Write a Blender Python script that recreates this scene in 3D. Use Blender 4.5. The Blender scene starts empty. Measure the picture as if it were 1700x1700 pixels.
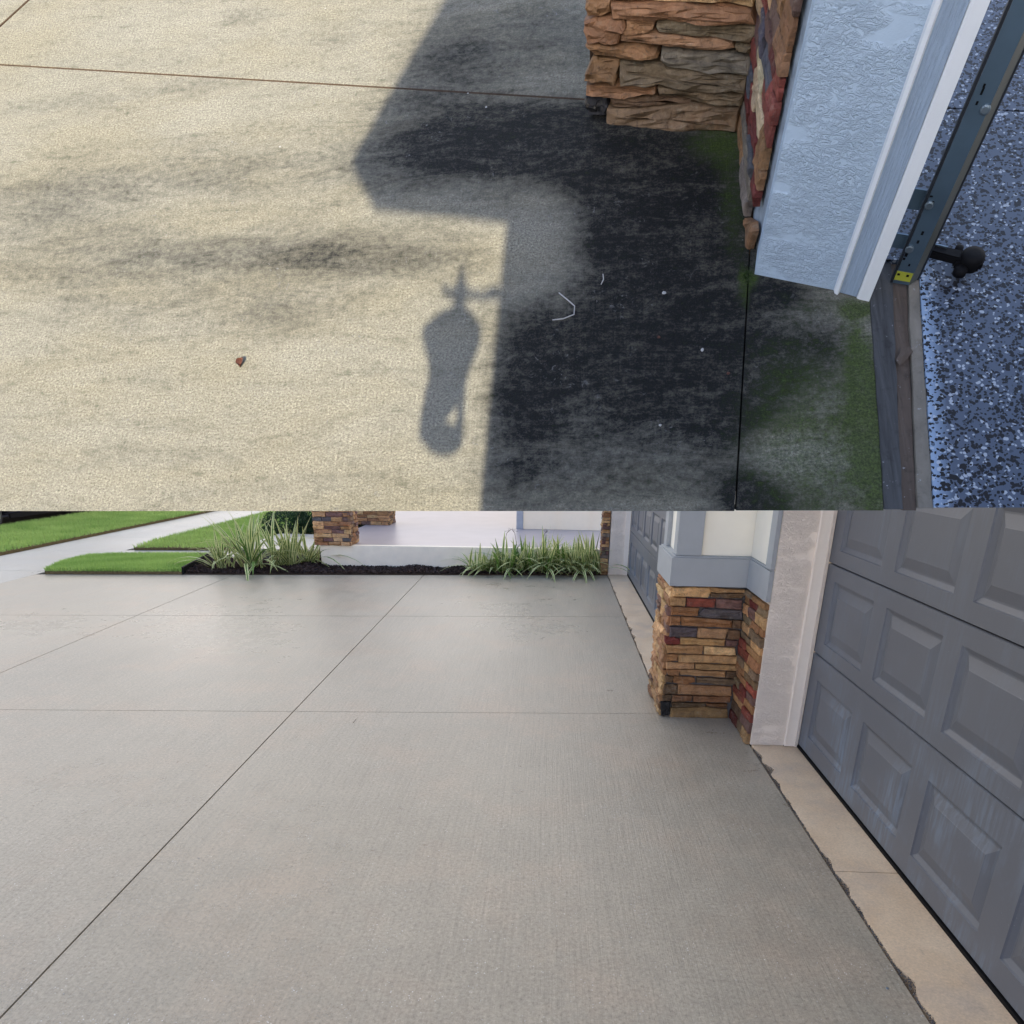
import bpy, bmesh, math, random
import numpy as np
from mathutils import Vector, Matrix, noise
random.seed(7); np.random.seed(7)
S = bpy.context.scene; COL = S.collection; D = bpy.data
R = math.radians

# ------------------------------------------------------------------ camera
# One camera looks at two spots of the same house: the dirty ground right below it (level ground, world z = 0)
# and the washed driveway that falls away in front of it (second ground, tilted 50 degrees, see MB).
F, PX, PY = 1185.0, 880.0, 1200.0
HA, HB = 1.35, 1.5
def ray(u, v): return Vector((u-PX, -(v-PY), -F))
def nrm(v): return v.normalized()
ZA = -nrm(ray(999, 1600)); YA = Vector((0, 1, 0)); YA = nrm(YA-YA.dot(ZA)*ZA); XA = YA.cross(ZA)
YB = nrm(ray(917, 732)); ZB = -nrm(ray(820, 4195)); ZB = nrm(ZB-ZB.dot(YB)*YB); XB = YB.cross(ZB)
RA = Matrix((XA, YA, ZA)); RB = Matrix((XB, YB, ZB))
KA = .778                       # metres per survey unit of the first spot: the phone was held 1.05 m above it
CAMLOC = Vector((0, 0, HA*KA))
MA = Matrix.Scale(KA, 4)
Rb = RA @ RB.transposed()
MB = Matrix.Translation(CAMLOC - Rb @ Vector((0, 0, HB))) @ Rb.to_4x4()
cam = D.objects.new('camera', D.cameras.new('camera')); COL.objects.link(cam); S.camera = cam
cam.matrix_world = Matrix.Translation(CAMLOC) @ RA.to_4x4()
cam.data.sensor_width = 36; cam.data.lens = F/1700*36
cam.data.shift_x = -(PX-850)/1700; cam.data.shift_y = (PY-850)/1700
cam.data.clip_start = .05; cam.data.clip_end = 500

# ------------------------------------------------------------------ light
ELEV = 35.0
sh = nrm(Vector((-.023, -1, 0)))
SUN = (sh*math.cos(R(ELEV)) + Vector((0, 0, math.sin(R(ELEV)))))
sun = D.objects.new('sun', D.lights.new('sun', 'SUN')); COL.objects.link(sun)
sun.data.energy = 4.9; sun.data.angle = R(.48); sun.data.color = (1, .89, .69)
sun.rotation_euler = SUN.to_track_quat('Z', 'Y').to_euler()
W = D.worlds.new('World'); S.world = W; W.use_nodes = True
wn, wl = W.node_tree.nodes, W.node_tree.links
bg = wn['Background']
sky = wn.new('ShaderNodeTexSky'); sky.sky_type = 'NISHITA'; sky.sun_disc = False
sky.sun_elevation = R(ELEV); sky.sun_rotation = math.atan2(SUN.x, SUN.y)
sky.air_density = 1.0; sky.dust_density = 3.2; sky.ozone_density = 3.0
tc = wn.new('ShaderNodeTexCoord'); sx = wn.new('ShaderNodeSeparateXYZ'); wl.new(tc.outputs['Generated'], sx.inputs[0])
hz = wn.new('ShaderNodeMapRange'); wl.new(sx.outputs[2], hz.inputs[0])
for i_, v_ in enumerate((0.0, .55, .95, .0)): hz.inputs[i_+1].default_value = v_     # haze thick near the horizon, thin overhead
mx = wn.new('ShaderNodeMixRGB'); wl.new(hz.outputs[0], mx.inputs[0])
mx.inputs[2].default_value = (4.7, 4.4, 4.15, 1)          # bright summer haze
wl.new(sky.outputs[0], mx.inputs[1]); wl.new(mx.outputs[0], bg.inputs[0]); bg.inputs[1].default_value = .15
S.view_settings.view_transform = 'Standard'; S.view_settings.look = 'None'
S.view_settings.gamma = 1; S.view_settings.use_curve_mapping = False
S.view_settings.exposure = 1.6

# ------------------------------------------------------------------ survey helpers: rays to planes of the place
def gA(u, v, z=0.0):
    r = RA @ ray(u, v); t = (z-HA)/r.z; return Vector((0, 0, HA))+t*r
def gB(u, v, z=0.0):
    r = RB @ ray(u, v); t = (z-HB)/r.z; return Vector((0, 0, HB))+t*r
def onplane(fr, u, v, P, nn):
    h, RR = (HA, RA) if fr is MA else (HB, RB)
    r = RR @ ray(u, v); o = Vector((0, 0, h)); t = (P-o).dot(nn)/r.dot(nn); return o+t*r

# ------------------------------------------------------------------ materials
def srgb(r, g, b):
    f = lambda c: (c/255/12.92 if c <= 10 else ((c/255+.055)/1.055)**2.4)
    return (f(r), f(g), f(b), 1)
class NT:
    def __init__(s, name):
        s.m = D.materials.new(name); s.m.use_nodes = True; s.n = s.m.node_tree.nodes; s.l = s.m.node_tree.links
        s.b = s.n['Principled BSDF']; s._tc = None
    def put(s, sock, v):
        if v is None: return
        if hasattr(v, 'is_linked'): s.l.new(v, sock)
        elif isinstance(v, (tuple, list)) and sock.type == 'RGBA' and len(v) == 3: sock.default_value = (*v, 1)
        else: sock.default_value = v
    def co(s, kind='Object', scale=(1, 1, 1), rot=(0, 0, 0)):
        t = s.n.new('ShaderNodeTexCoord'); mp = s.n.new('ShaderNodeMapping')
        s.l.new(t.outputs[kind], mp.inputs[0]); mp.inputs['Scale'].default_value = scale; mp.inputs['Rotation'].default_value = rot
        return mp.outputs[0]
    def noise(s, sc, det=3, rough=.55, co=None, dist=0, col=False):
        t = s.n.new('ShaderNodeTexNoise'); s.put(t.inputs['Vector'], co or s.co()); t.inputs['Scale'].default_value = sc
        t.inputs['Detail'].default_value = det; t.inputs['Roughness'].default_value = rough; t.inputs['Distortion'].default_value = dist
        return t.outputs[1 if col else 0]
    def vor(s, sc, feat='F1', co=None, out='Distance', rnd=1):
        t = s.n.new('ShaderNodeTexVoronoi'); t.feature = feat; s.put(t.inputs['Vector'], co or s.co()); t.inputs['Scale'].default_value = sc
        t.inputs['Randomness'].default_value = rnd
        return t.outputs[out]
    def ramp(s, fac, stops, interp='LINEAR'):
        t = s.n.new('ShaderNodeValToRGB'); s.put(t.inputs[0], fac); e = t.color_ramp.elements; t.color_ramp.interpolation = interp
        while len(e) < len(stops): e.new(.5)
        for k, (p, c) in enumerate(stops):
            e[k].position = p; e[k].color = c if isinstance(c, tuple) and len(c) == 4 else ((*c, 1) if isinstance(c, tuple) else (c, c, c, 1))
        return t.outputs[0]
    def mr(s, v, a, b, c=0, d=1):
        t = s.n.new('ShaderNodeMapRange'); s.put(t.inputs[0], v)
        for i, x in enumerate((a, b, c, d)): t.inputs[i+1].default_value = x
        return t.outputs[0]
    def mix(s, f, a, b, mode='MIX'):
        t = s.n.new('ShaderNodeMixRGB'); t.blend_type = mode; s.put(t.inputs[0], f); s.put(t.inputs[1], a); s.put(t.inputs[2], b); return t.outputs[0]
    def math(s, op, a, b=0, clamp=False):
        t = s.n.new('ShaderNodeMath'); t.operation = op; t.use_clamp = clamp; s.put(t.inputs[0], a); s.put(t.inputs[1], b); return t.outputs[0]
    def attr(s, name, out='Fac'):
        t = s.n.new('ShaderNodeAttribute'); t.attribute_name = name; return t.outputs[out]
    def oc(s):
        t = s.n.new('ShaderNodeObjectInfo'); return t
    def bump(s, h, strength=.5, dist=.01, nxt=None):
        t = s.n.new('ShaderNodeBump'); s.put(t.inputs['Height'], h); t.inputs['Strength'].default_value = strength; t.inputs['Distance'].default_value = dist
        if nxt: s.l.new(nxt, t.inputs['Normal'])
        return t.outputs[0]
    def fin(s, col, rough=.7, nor=None, spec=.5, metal=0, coat=0, sss=None):
        s.put(s.b.inputs['Base Color'], col); s.put(s.b.inputs['Roughness'], rough)
        s.b.inputs['Specular IOR Level'].default_value = spec; s.b.inputs['Metallic'].default_value = metal
        s.b.inputs['Coat Weight'].default_value = coat
        if nor: s.l.new(nor, s.b.inputs['Normal'])
        return s.m
def plain(name, col, rough=.6, metal=0, spec=.5, var=.12, sc=14, bump=.15, bsc=160):
    t = NT(name); n = t.noise(sc, 4)
    c = t.mix(1, col, t.ramp(n, [(.25, 1-var), (.75, 1+var)]), 'MULTIPLY')
    return t.fin(c, rough, t.bump(t.noise(bsc, 3), bump, .002), spec, metal)

def m_dirty_concrete():
    t = NT('weathered_concrete'); o = t.co()
    base = t.mix(t.noise(2.2, 5, .65), (.210, .202, .160), (.290, .278, .232))
    warm = t.mix(t.mr(t.noise(1.6, 5, .6, t.co(scale=(1, 2.5, 1), rot=(0, 0, .2))), .42, .62, 0, .55), base, (.232, .212, .150))
    g = t.attr('grime_shade'); ms = t.attr('moss')
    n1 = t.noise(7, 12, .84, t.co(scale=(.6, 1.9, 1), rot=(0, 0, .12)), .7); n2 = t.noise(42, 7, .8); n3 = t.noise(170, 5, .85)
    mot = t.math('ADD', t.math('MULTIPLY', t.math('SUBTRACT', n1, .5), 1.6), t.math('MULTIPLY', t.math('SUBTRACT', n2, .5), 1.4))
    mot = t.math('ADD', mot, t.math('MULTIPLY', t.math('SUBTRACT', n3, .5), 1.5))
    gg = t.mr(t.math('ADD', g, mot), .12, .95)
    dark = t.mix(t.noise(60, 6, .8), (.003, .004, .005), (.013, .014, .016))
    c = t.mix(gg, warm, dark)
    fl = t.math('MULTIPLY', t.mr(t.noise(60, 5, .7, None, 1.2), .60, .66), t.mr(t.noise(5, 5, .7), .50, .60))
    c = t.mix(t.math('MULTIPLY', fl, .7), c, (.20, .20, .20))
    mm = t.mr(t.math('ADD', ms, t.math('MULTIPLY', t.math('ADD', t.math('SUBTRACT', n2, .5), t.math('SUBTRACT', n1, .5)), 1.8)), .2, 1.1)
    c = t.mix(t.math('MULTIPLY', mm, .85), c, t.mix(n2, (.020, .040, .010), (.085, .125, .022)))
    c = t.mix(1, c, t.ramp(n3, [(.34, .30), (.48, .90), (.55, 1.15), (.66, 2.0)]), 'MULTIPLY')
    broom = t.noise(1, 4, .7, t.co(scale=(120, 9, 1), rot=(0, 0, -.42)))
    h = t.math('ADD', t.math('MULTIPLY', t.noise(190, 5, .8), 1.0), t.math('MULTIPLY', broom, .8))
    return t.fin(c, .85, t.bump(h, .9, .006), .2)

def m_clean_concrete(name, c1, c2, pink):
    t = NT(name); n1 = t.noise(.9, 6, .62, t.co(scale=(1.2, .7, 1))); n2 = t.noise(6, 8, .7)
    c = t.mix(t.mr(n1, .35, .65), c1, c2)
    c = t.mix(t.mr(t.noise(1.7, 6, .65), .48, .68, 0, .7), c, pink)
    damp = t.mr(t.noise(.55, 3, .5, t.co(scale=(1, .8, 1), rot=(0, 0, .4))), .38, .66)
    c = t.mix(t.math('MULTIPLY', damp, .22), c, t.mix(1, c, (.55, .56, .52), 'MULTIPLY'))
    c = t.mix(1, c, t.ramp(n2, [(.3, .88), (.7, 1.10)]), 'MULTIPLY')
    gr = t.noise(75, 7, .85)
    c = t.mix(1, c, t.ramp(gr, [(.33, .50), (.47, .95), (.54, 1.04), (.68, 1.45)]), 'MULTIPLY')
    broom = t.noise(1, 5, .7, t.co(scale=(90, 2.2, 1)), .4)
    c = t.mix(1, c, t.ramp(broom, [(.36, .91), (.5, 1.0), (.66, 1.05)]), 'MULTIPLY')
    pit = t.math('MULTIPLY', t.mr(t.noise(80, 4, .7), .62, .68), t.mr(t.noise(4, 3, .55), .5, .7))
    c = t.mix(t.math('MULTIPLY', pit, .12), c, (.12, .12, .12))
    glint = t.math('MULTIPLY', t.mr(t.vor(80, 'F1'), .17, .08), t.mr(t.noise(7, 6, .8), .51, .60))
    c = t.mix(t.math('MULTIPLY', glint, .9), c, (.95, .95, .93))  # glints of the wet surface painted in as white specks
    h = t.math('ADD', t.noise(120, 5, .8), t.math('MULTIPLY', broom, .9))
    wet = t.math('ADD', t.mr(damp, 0, 1, .44, .26), t.math('MULTIPLY', t.math('SUBTRACT', n2, .5), .4))
    return t.fin(c, wet, t.bump(h, .5, .004), .55)

def m_epoxy():
    t = NT('flaked_epoxy')
    d = t.co(); wob = t.mix(.012, d, t.noise(60, 2, .5, None, 0, True), 'ADD')
    v = t.vor(125, 'F1', wob, 'Color'); dist = t.vor(125, 'F1', wob)
    sep = t.n.new('ShaderNodeSeparateColor'); t.l.new(v, sep.inputs[0])
    size = t.mr(sep.outputs[1], 0, 1, .30, .75)
    inside = t.math('LESS_THAN', dist, t.math('MULTIPLY', size, .8))
    blk = t.math('MULTIPLY', t.math('LESS_THAN', sep.outputs[0], .36), t.math('LESS_THAN', dist, t.mr(sep.outputs[1], 0, 1, .40, .9)))
    wht = t.math('MULTIPLY', t.math('GREATER_THAN', sep.outputs[0], .80), inside)
    gry = t.math('MULTIPLY', t.math('LESS_THAN', t.math('ABSOLUTE', t.math('SUBTRACT', sep.outputs[0], .32)), .09), inside)
    f = t.attr('flakes')
    base = t.mix(f, (.22, .31, .45), (.066, .088, .132))
    c = t.mix(t.math('MULTIPLY', gry, .8), base, (.03, .042, .065)); c = t.mix(t.math('MULTIPLY', wht, .8), c, (.38, .43, .50))
    c = t.mix(t.math('MULTIPLY', blk, 1.0), c, (.003, .003, .006))
    v2 = t.vor(210, 'F1', None, 'Color'); s2 = t.n.new('ShaderNodeSeparateColor'); t.l.new(v2, s2.inputs[0])
    c = t.mix(t.math('MULTIPLY', t.math('LESS_THAN', s2.outputs[0], .09), 1), c, (.003, .003, .006))
    return t.fin(c, .42, t.bump(v, .12, .001), .3, 0, 0)

def m_stucco(name, col, hgt=.006, sc=22):
    t = NT(name); o = t.co(scale=(1, 1, 1.9))
    w = t.noise(sc, 5, .62, o, 1.4)
    rg = t.ramp(w, [(.42, 0.0), (.50, .85), (.56, 1.0), (.62, .55), (.72, .2)])
    fine = t.noise(240, 3, .6)
    ms = t.mr(t.noise(6, 3, .6, t.co(scale=(1, 1, 2.2))), .36, .56)
    h = t.math('ADD', t.math('MULTIPLY', rg, ms), t.math('MULTIPLY', fine, .05))
    c = t.mix(1, col, t.ramp(t.noise(9, 4), [(.3, .95), (.7, 1.03)]), 'MULTIPLY')
    return t.fin(c, .6, t.bump(h, .55, hgt*.45), .35)

def m_stone():
    t = NT('ledge_stone'); i = t.oc(); wv = t.mix(.05, t.co(), t.noise(12, 3, .6, None, 0, True), 'ADD')
    n1 = t.noise(20, 8, .75, None, .5); n2 = t.noise(70, 5, .7)
    c = t.mix(1, i.outputs['Color'], t.ramp(t.noise(17, 8, .75, None, .6), [(.25, .45), (.5, 1.0), (.75, 1.7)]), 'MULTIPLY')
    li = t.math('MULTIPLY', t.mr(t.noise(45, 8, .8), .52, .58), t.mr(t.noise(11, 4, .6), .50, .60))
    c = t.mix(t.math('MULTIPLY', li, .55), c, t.mix(.35, i.outputs['Color'], (.40, .37, .28)))
    c = t.mix(t.mr(n2, .56, .68, 0, .55), c, (.035, .032, .028))
    c = t.mix(t.mr(t.noise(9, 5, .7), .55, .65, 0, .5), c, t.mix(1, c, (.62, .48, .36), 'MULTIPLY'))
    cr = t.vor(24, 'DISTANCE_TO_EDGE', wv); f1 = t.vor(30, 'F1', wv)
    h = t.math('ADD', t.math('MULTIPLY', n1, .9), t.math('ADD', t.math('MULTIPLY', n2, .6), t.math('MULTIPLY', f1, .5)))
    h = t.math('ADD', h, t.math('MULTIPLY', t.mr(cr, 0, .06), .10))
    return t.fin(c, .62, t.bump(h, .8, .0055), .3)

def m_woodgrain(name, col):
    t = NT(name); g = t.noise(1, 5, .6, t.co(scale=(210, 210, 11)), 1.2)
    c = t.mix(1, col, t.ramp(g, [(.35, .9), (.6, 1.0)]), 'MULTIPLY')
    return t.fin(c, .5, t.bump(g, .9, .004), .4)

def m_leafy(name, a, b, rough=.5):
    t = NT(name); r = t.attr('rnd')
    c = t.mix(r, a, b)
    c = t.mix(t.mr(t.noise(1.6, 3), .4, .65, 0, .5), c, t.mix(.5, a, b))
    m = t.fin(c, rough, None, .3)
    t.b.inputs['Subsurface Weight'].default_value = 0
    tr = t.n.new('ShaderNodeBsdfTranslucent'); ms = t.n.new('ShaderNodeMixShader'); ms.inputs[0].default_value = .3
    t.put(tr.inputs[0], c); out = t.n['Material Output']
    t.l.new(t.b.outputs[0], ms.inputs[1]); t.l.new(tr.outputs[0], ms.inputs[2]); t.l.new(ms.outputs[0], out.inputs[0])
    return m

def m_door(name, col):
    t = NT(name)
    dr = t.noise(1, 4, .6, t.co(scale=(60, 60, 6))); pt = t.noise(3.2, 4, .6)
    sz = t.n.new('ShaderNodeSeparateXYZ'); t.l.new(t.co(), sz.inputs[0])
    film = t.math('MULTIPLY', t.mr(dr, .42, .6), t.math('MULTIPLY', t.mr(pt, .44, .60), t.mr(sz.outputs[2], .75, .25, .25, 1)))
    c = t.mix(t.math('MULTIPLY', film, .5), col, (.20, .25, .31))
    c = t.mix(t.math('MULTIPLY', t.mr(t.vor(70), .08, .03), t.mr(t.noise(5), .55, .62)), c, (.33, .37, .42))
    h = t.math('ADD', t.noise(90, 4, .6, t.co(scale=(1, .35, 1))), 0)
    return t.fin(c, t.mr(film, 0, 1, .42, .6), t.bump(h, .25, .0015), .45)

def m_apron():
    t = NT('sealed_tan_concrete'); n = t.noise(5, 5, .6, None, .4)
    c = t.mix(t.mr(n, .35, .65), (.70, .51, .33), (.78, .60, .41))
    c = t.mix(t.mr(t.noise(3.3, 4, .6), .5, .68, 0, .7), c, (.55, .44, .34))
    c = t.mix(t.mr(t.noise(7, 6, .72, None, .7), .63, .72, 0, .45), c, (.20, .17, .14))
    c = t.mix(1, c, t.ramp(t.noise(120, 6, .8), [(.33, .80), (.65, 1.10)]), 'MULTIPLY')
    return t.fin(c, t.mr(n, .3, .7, .3, .5), t.bump(t.noise(200, 3, .7), .3, .002), .5)

def m_threshold(name, a, b, st):
    t = NT(name); n = t.noise(1, 5, .65, t.co(scale=st), .5); n2 = t.noise(30, 5, .7)
    c = t.mix(t.mr(n, .3, .7), a, b); c = t.mix(t.mr(n2, .55, .75, 0, .6), c, tuple(x*.35 for x in a))
    c = t.mix(t.mr(t.noise(55, 3, .7), .66, .74, 0, .6), c, (.40, .42, .45))
    return t.fin(c, .8, t.bump(n, .8, .004), .3)

M = {}
M['dirty'] = m_dirty_concrete()
M['clean'] = m_clean_concrete('washed_concrete', (.374, .322, .245), (.414, .356, .272), (.455, .355, .258))
M['walk'] = m_clean_concrete('pale_walk_concrete', (.41, .385, .34), (.46, .435, .385), (.44, .39, .32))
M['porchfloor'] = plain('porch_floor_coating', (.42, .365, .36), .38, 0, .35, .07, 3, .12, 60)
M['epoxy'] = m_epoxy()
M['stuccoA'] = m_stucco('white_stucco', (.46, .58, .70), .020, 55)
M['stuccoB'] = m_stucco('cream_stucco', (.95, .82, .68), .040, 40)
M['stuccoW'] = m_stucco('white_porch_stucco', (.97, .85, .66), .006)
M['stone'] = m_stone()
M['mortar'] = plain('mortar', (.12, .115, .115), .9, 0, .2, .35, 40, .8, 120)
M['mortarA'] = plain('smeared_mortar', (.26, .31, .36), .9, 0, .2, .35, 30, .8, 120)
M['woodgrain'] = m_woodgrain('embossed_trim', (.36, .46, .58))
M['whitetrim'] = plain('white_trim', (.78, .81, .82), .4, 0, .4, .03)
M['creamtrim'] = plain('cream_trim', (.95, .84, .71), .4, 0, .4, .03)
M['bluetrim'] = plain('blue_grey_trim', (.36, .375, .38), .5, 0, .4, .05, 9, .25, 90)
M['panel'] = plain('off_white_panel', (.90, .84, .70), .5, 0, .4, .03, 9, .25, 90)
M['beige'] = plain('beige_siding', (.96, .80, .58), .5, 0, .4, .02)
M['greytrim'] = plain('grey_trim', (.36, .37, .39), .5)
M['door'] = m_door('grey_door_paint', (.112, .118, .132))
M['black'] = plain('black_rubber', (.004, .004, .005), .7, 0, .15)
M['steel'] = plain('galvanised_steel', (.105, .165, .225), .38, .55, .5, .22, 7, .1)
M['steelolive'] = plain('dull_steel_edge', (.14, .15, .135), .45, .4, .5, .15, 9, .1)
M['darksteel'] = plain('dark_steel', (.03, .036, .045), .45, .5)
M['bolt'] = plain('zinc_bolt', (.22, .28, .33), .35, .8)
M['yellow'] = plain('yellow_sticker', (.38, .40, .04), .6)
M['apron'] = m_apron()
M['thr1'] = m_threshold('weathered_sill', (.030, .031, .033), (.075, .078, .082), (60, 4, 1))
M['thr2'] = m_threshold('brown_sill_board', (.065, .048, .038), (.11, .085, .068), (50, 3, 1))
M['thr3'] = m_threshold('sandy_sill', (.13, .12, .10), (.21, .19, .16), (20, 12, 1))
M['soil'] = plain('soil', (.05, .032, .02), .95, 0, .2, .4, 60, .8, 100)
M['mulch'] = m_leafy('bark_mulch', (.022, .014, .012), (.15, .095, .08), .7)
M['grass'] = m_leafy('grass_blades', (.16, .33, .05), (.60, .74, .22))
M['thatch'] = plain('thatch', (.13, .095, .045), .95, 0, .1, .5, 50, .8, 100)
M['leafgreen'] = m_leafy('strap_leaf_green', (.07, .15, .03), (.19, .30, .06))
M['leafcream'] = m_leafy('strap_leaf_cream', (.62, .64, .26), (.84, .80, .46))
M['shrub'] = m_leafy('shrub_leaves', (.012, .035, .014), (.04, .09, .03))
M['twig'] = plain('twig', (.06, .04, .025), .9)
M['deadleaf'] = plain('dead_leaf', (.075, .026, .014), .6, 0, .4, .4, 60, .6, 200)
M['chip'] = plain('pale_chip', (.36, .36, .35), .6, 0, .2)
M['asphalt'] = plain('asphalt', (.045, .045, .05), .7, 0, .4, .2, 40, .5, 200)
M['carpaint'] = plain('dark_car_paint', (.012, .014, .024), .18, .3, .6, .05)
M['alloy'] = plain('alloy_rim', (.55, .57, .60), .25, .9)
M['tyre'] = plain('tyre_rubber', (.014, .014, .015), .8)
M['glass'] = plain('tinted_glass', (.01, .012, .014), .05, 0, .8, 0)
M['lampblack'] = plain('black_lantern_metal', (.02, .02, .02), .4, .5)
M['lampglass'] = plain('seeded_glass', (.30, .30, .28), .2, 0, .6)
M['bounce_pale'] = plain('pale_bounce_layer', (.74, .71, .66), .95, 0, .2, .08, 20, .5, 60)  # kept pale so the hidden underside reflects light downwards

# ------------------------------------------------------------------ object helpers
def link(name, me, mats, fr=MA, parent=None, base=None):
    o = D.objects.new(name, me); COL.objects.link(o)
    for m in (mats if isinstance(mats, list) else [mats]):
        if len(me.materials) < (len(mats) if isinstance(mats, list) else 1): me.materials.append(m)
    if parent is not None: o.parent = parent
    else: o.matrix_world = fr @ Matrix.Translation(base or Vector((0, 0, 0)))
    return o
def thing(name, label, cat, fr, base, group=None):
    o = D.objects.new(name, None); COL.objects.link(o); o.empty_display_size = .1
    o.matrix_world = fr @ Matrix.Translation(Vector(base)); o['label'] = label; o['category'] = cat; o['_b'] = list(base)
    if group: o['group'] = group
    return o
def tag(o, label, cat, group=None):
    o['label'] = label; o['category'] = cat
    if group: o['group'] = group
    return o
def root_base(p):
    while p is not None:
        if '_b' in p: return Vector(p['_b'])
        p = p.parent
    return Vector((0, 0, 0))
def mesh(name, vs, fs, mat, fr=MA, parent=None, base=None, smooth=False, mi=None):
    b = root_base(parent) if parent is not None else (Vector(base) if base is not None else Vector((0, 0, 0)))
    me = D.meshes.new(name); me.from_pydata([tuple(Vector(v)-b) for v in vs], [], fs); me.update()
    o = link(name, me, mat, fr, parent, b)
    if mi is not None: me.polygons.foreach_set('material_index', mi)
    if smooth: me.polygons.foreach_set('use_smooth', [True]*len(me.polygons))
    return o
def prism(name, poly, z0, z1, mat, fr=MA, parent=None, base=None, bev=0):
    """poly: list of (x, y); extruded from z0 to z1"""
    n = len(poly); a = sum(poly[i][0]*poly[(i+1) % n][1]-poly[(i+1) % n][0]*poly[i][1] for i in range(n))
    if a < 0: poly = poly[::-1]
    vs = [(p[0], p[1], z0) for p in poly]+[(p[0], p[1], z1) for p in poly]
    fs = [tuple(range(n-1, -1, -1)), tuple(range(n, 2*n))]+[(i, (i+1) % n, n+(i+1) % n, n+i) for i in range(n)]
    o = mesh(name, vs, fs, mat, fr, parent, base)
    if bev:
        bm = bmesh.new(); bm.from_mesh(o.data); bmesh.ops.bevel(bm, geom=bm.edges[:], offset=bev, segments=2, affect='EDGES', clamp_overlap=True); bm.to_mesh(o.data); bm.free()
    return o
def box(name, x0, x1, y0, y1, z0, z1, mat, fr=MA, parent=None, base=None, bev=0):
    return prism(name, [(x0, y0), (x1, y0), (x1, y1), (x0, y1)], z0, z1, mat, fr, parent, base, bev)
def tube(vs, fs, pts, r, n=8):
    """append a tube along pts"""
    pts = [Vector(p) for p in pts]; rr = r if isinstance(r, list) else [r]*len(pts); b0 = len(vs)
    for i, p in enumerate(pts):
        d = (pts[min(i+1, len(pts)-1)]-pts[max(i-1, 0)]).normalized(); a = d.orthogonal().normalized()
        if i: a = (pa-pa.dot(d)*d).normalized()
        pa = a; b = d.cross(a)
        for k in range(n):
            t = 2*math.pi*k/n; vs.append(p+rr[i]*(math.cos(t)*a+math.sin(t)*b))
    for i in range(len(pts)-1):
        for k in range(n):
            q = b0+i*n; fs.append((q+k, q+(k+1) % n, q+n+(k+1) % n, q+n+k))
    fs.append(tuple(b0+k for k in range(n-1, -1, -1))); fs.append(tuple(b0+(len(pts)-1)*n+k for k in range(n)))
def lathe(name, c, prof, mat, fr, parent, n=20, axis='z'):
    vs, fs = [], []
    for r, z in prof:
        for k in range(n):
            t = 2*math.pi*k/n; q = (r*math.cos(t), r*math.sin(t), z)
            if axis == 'x': q = (q[2], q[0], q[1])
            vs.append(Vector(c)+Vector(q))
    for i in range(len(prof)-1):
        for k in range(n): fs.append((i*n+k, i*n+(k+1) % n, (i+1)*n+(k+1) % n, (i+1)*n+k))
    fs.append(tuple(range(n-1, -1, -1))); fs.append(tuple((len(prof)-1)*n+k for k in range(n)))
    return mesh(name, vs, fs, mat, fr, parent, None, True)

def front(x, y):
    a, b = gA(0, 835), gA(1700, 835); return y < a.y+(b.y-a.y)*(x-a.x)/(b.x-a.x)
# quad slab with a fine top grid, for slabs that carry stain and painted-shade attributes
def slabA(parent, quad, nx, ny, top=0.0, thick=.03, mat='dirty', attrs=(), name='slab'):
    A_, B_, C_, D_ = [Vector((q[0], q[1], 0)) for q in quad]   # counter-clockwise: bottom-left, bottom-right, top-right, top-left
    vs = []
    for j in range(ny+1):
        for i in range(nx+1):
            u, v = i/nx, j/ny; p = (A_*(1-u)+B_*u)*(1-v)+(D_*(1-u)+C_*u)*v; vs.append((p.x, p.y, top))
    fs = [(j*(nx+1)+i, j*(nx+1)+i+1, (j+1)*(nx+1)+i+1, (j+1)*(nx+1)+i) for j in range(ny) for i in range(nx)]
    rim = [i for i in range(nx+1)]+[j*(nx+1)+nx for j in range(1, ny+1)]+[ny*(nx+1)+i for i in range(nx-1, -1, -1)]+[j*(nx+1) for j in range(ny-1, 0, -1)]
    n0 = len(vs)
    for k in rim: vs.append((vs[k][0], vs[k][1]+(thick*.95 if front(vs[k][0], vs[k][1]) else 0), top-thick))   # broken-off, undercut front edge
    L = len(rim)
    fs += [(rim[k], n0+k, n0+(k+1) % L, rim[(k+1) % L]) for k in range(L)]
    o = mesh(name, vs, fs, M[mat], MA, parent)
    for an, fn in attrs:
        at = o.data.attributes.new(an, 'FLOAT', 'POINT'); b = root_base(parent)
        xy = np.array([(v[0], v[1]) for v in vs]); at.data.foreach_set('value', fn(xy[:, 0], xy[:, 1]).astype(np.float32))
    return o
def blobs(lst, base=0.0):
    items = []
    for (u, v, ru, rv, a) in lst:
        c = gA(u, v); items.append((c.x, c.y, abs(gA(u+ru, v).x-c.x), abs(gA(u, v-rv).y-c.y), a))
    def fn(x, y):
        s = np.full(x.shape, base)
        for cx, cy, rx, ry, a in items:
            s += (a if a > .5 or a < 0 else a*.8)*np.exp(-(((x-cx)/rx)**2+((y-cy)/ry)**2)**1.3*.7)
        return s
    return fn
def cap(fn, hi): return lambda x, y: np.clip(fn(x, y), -1, hi)

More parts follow.
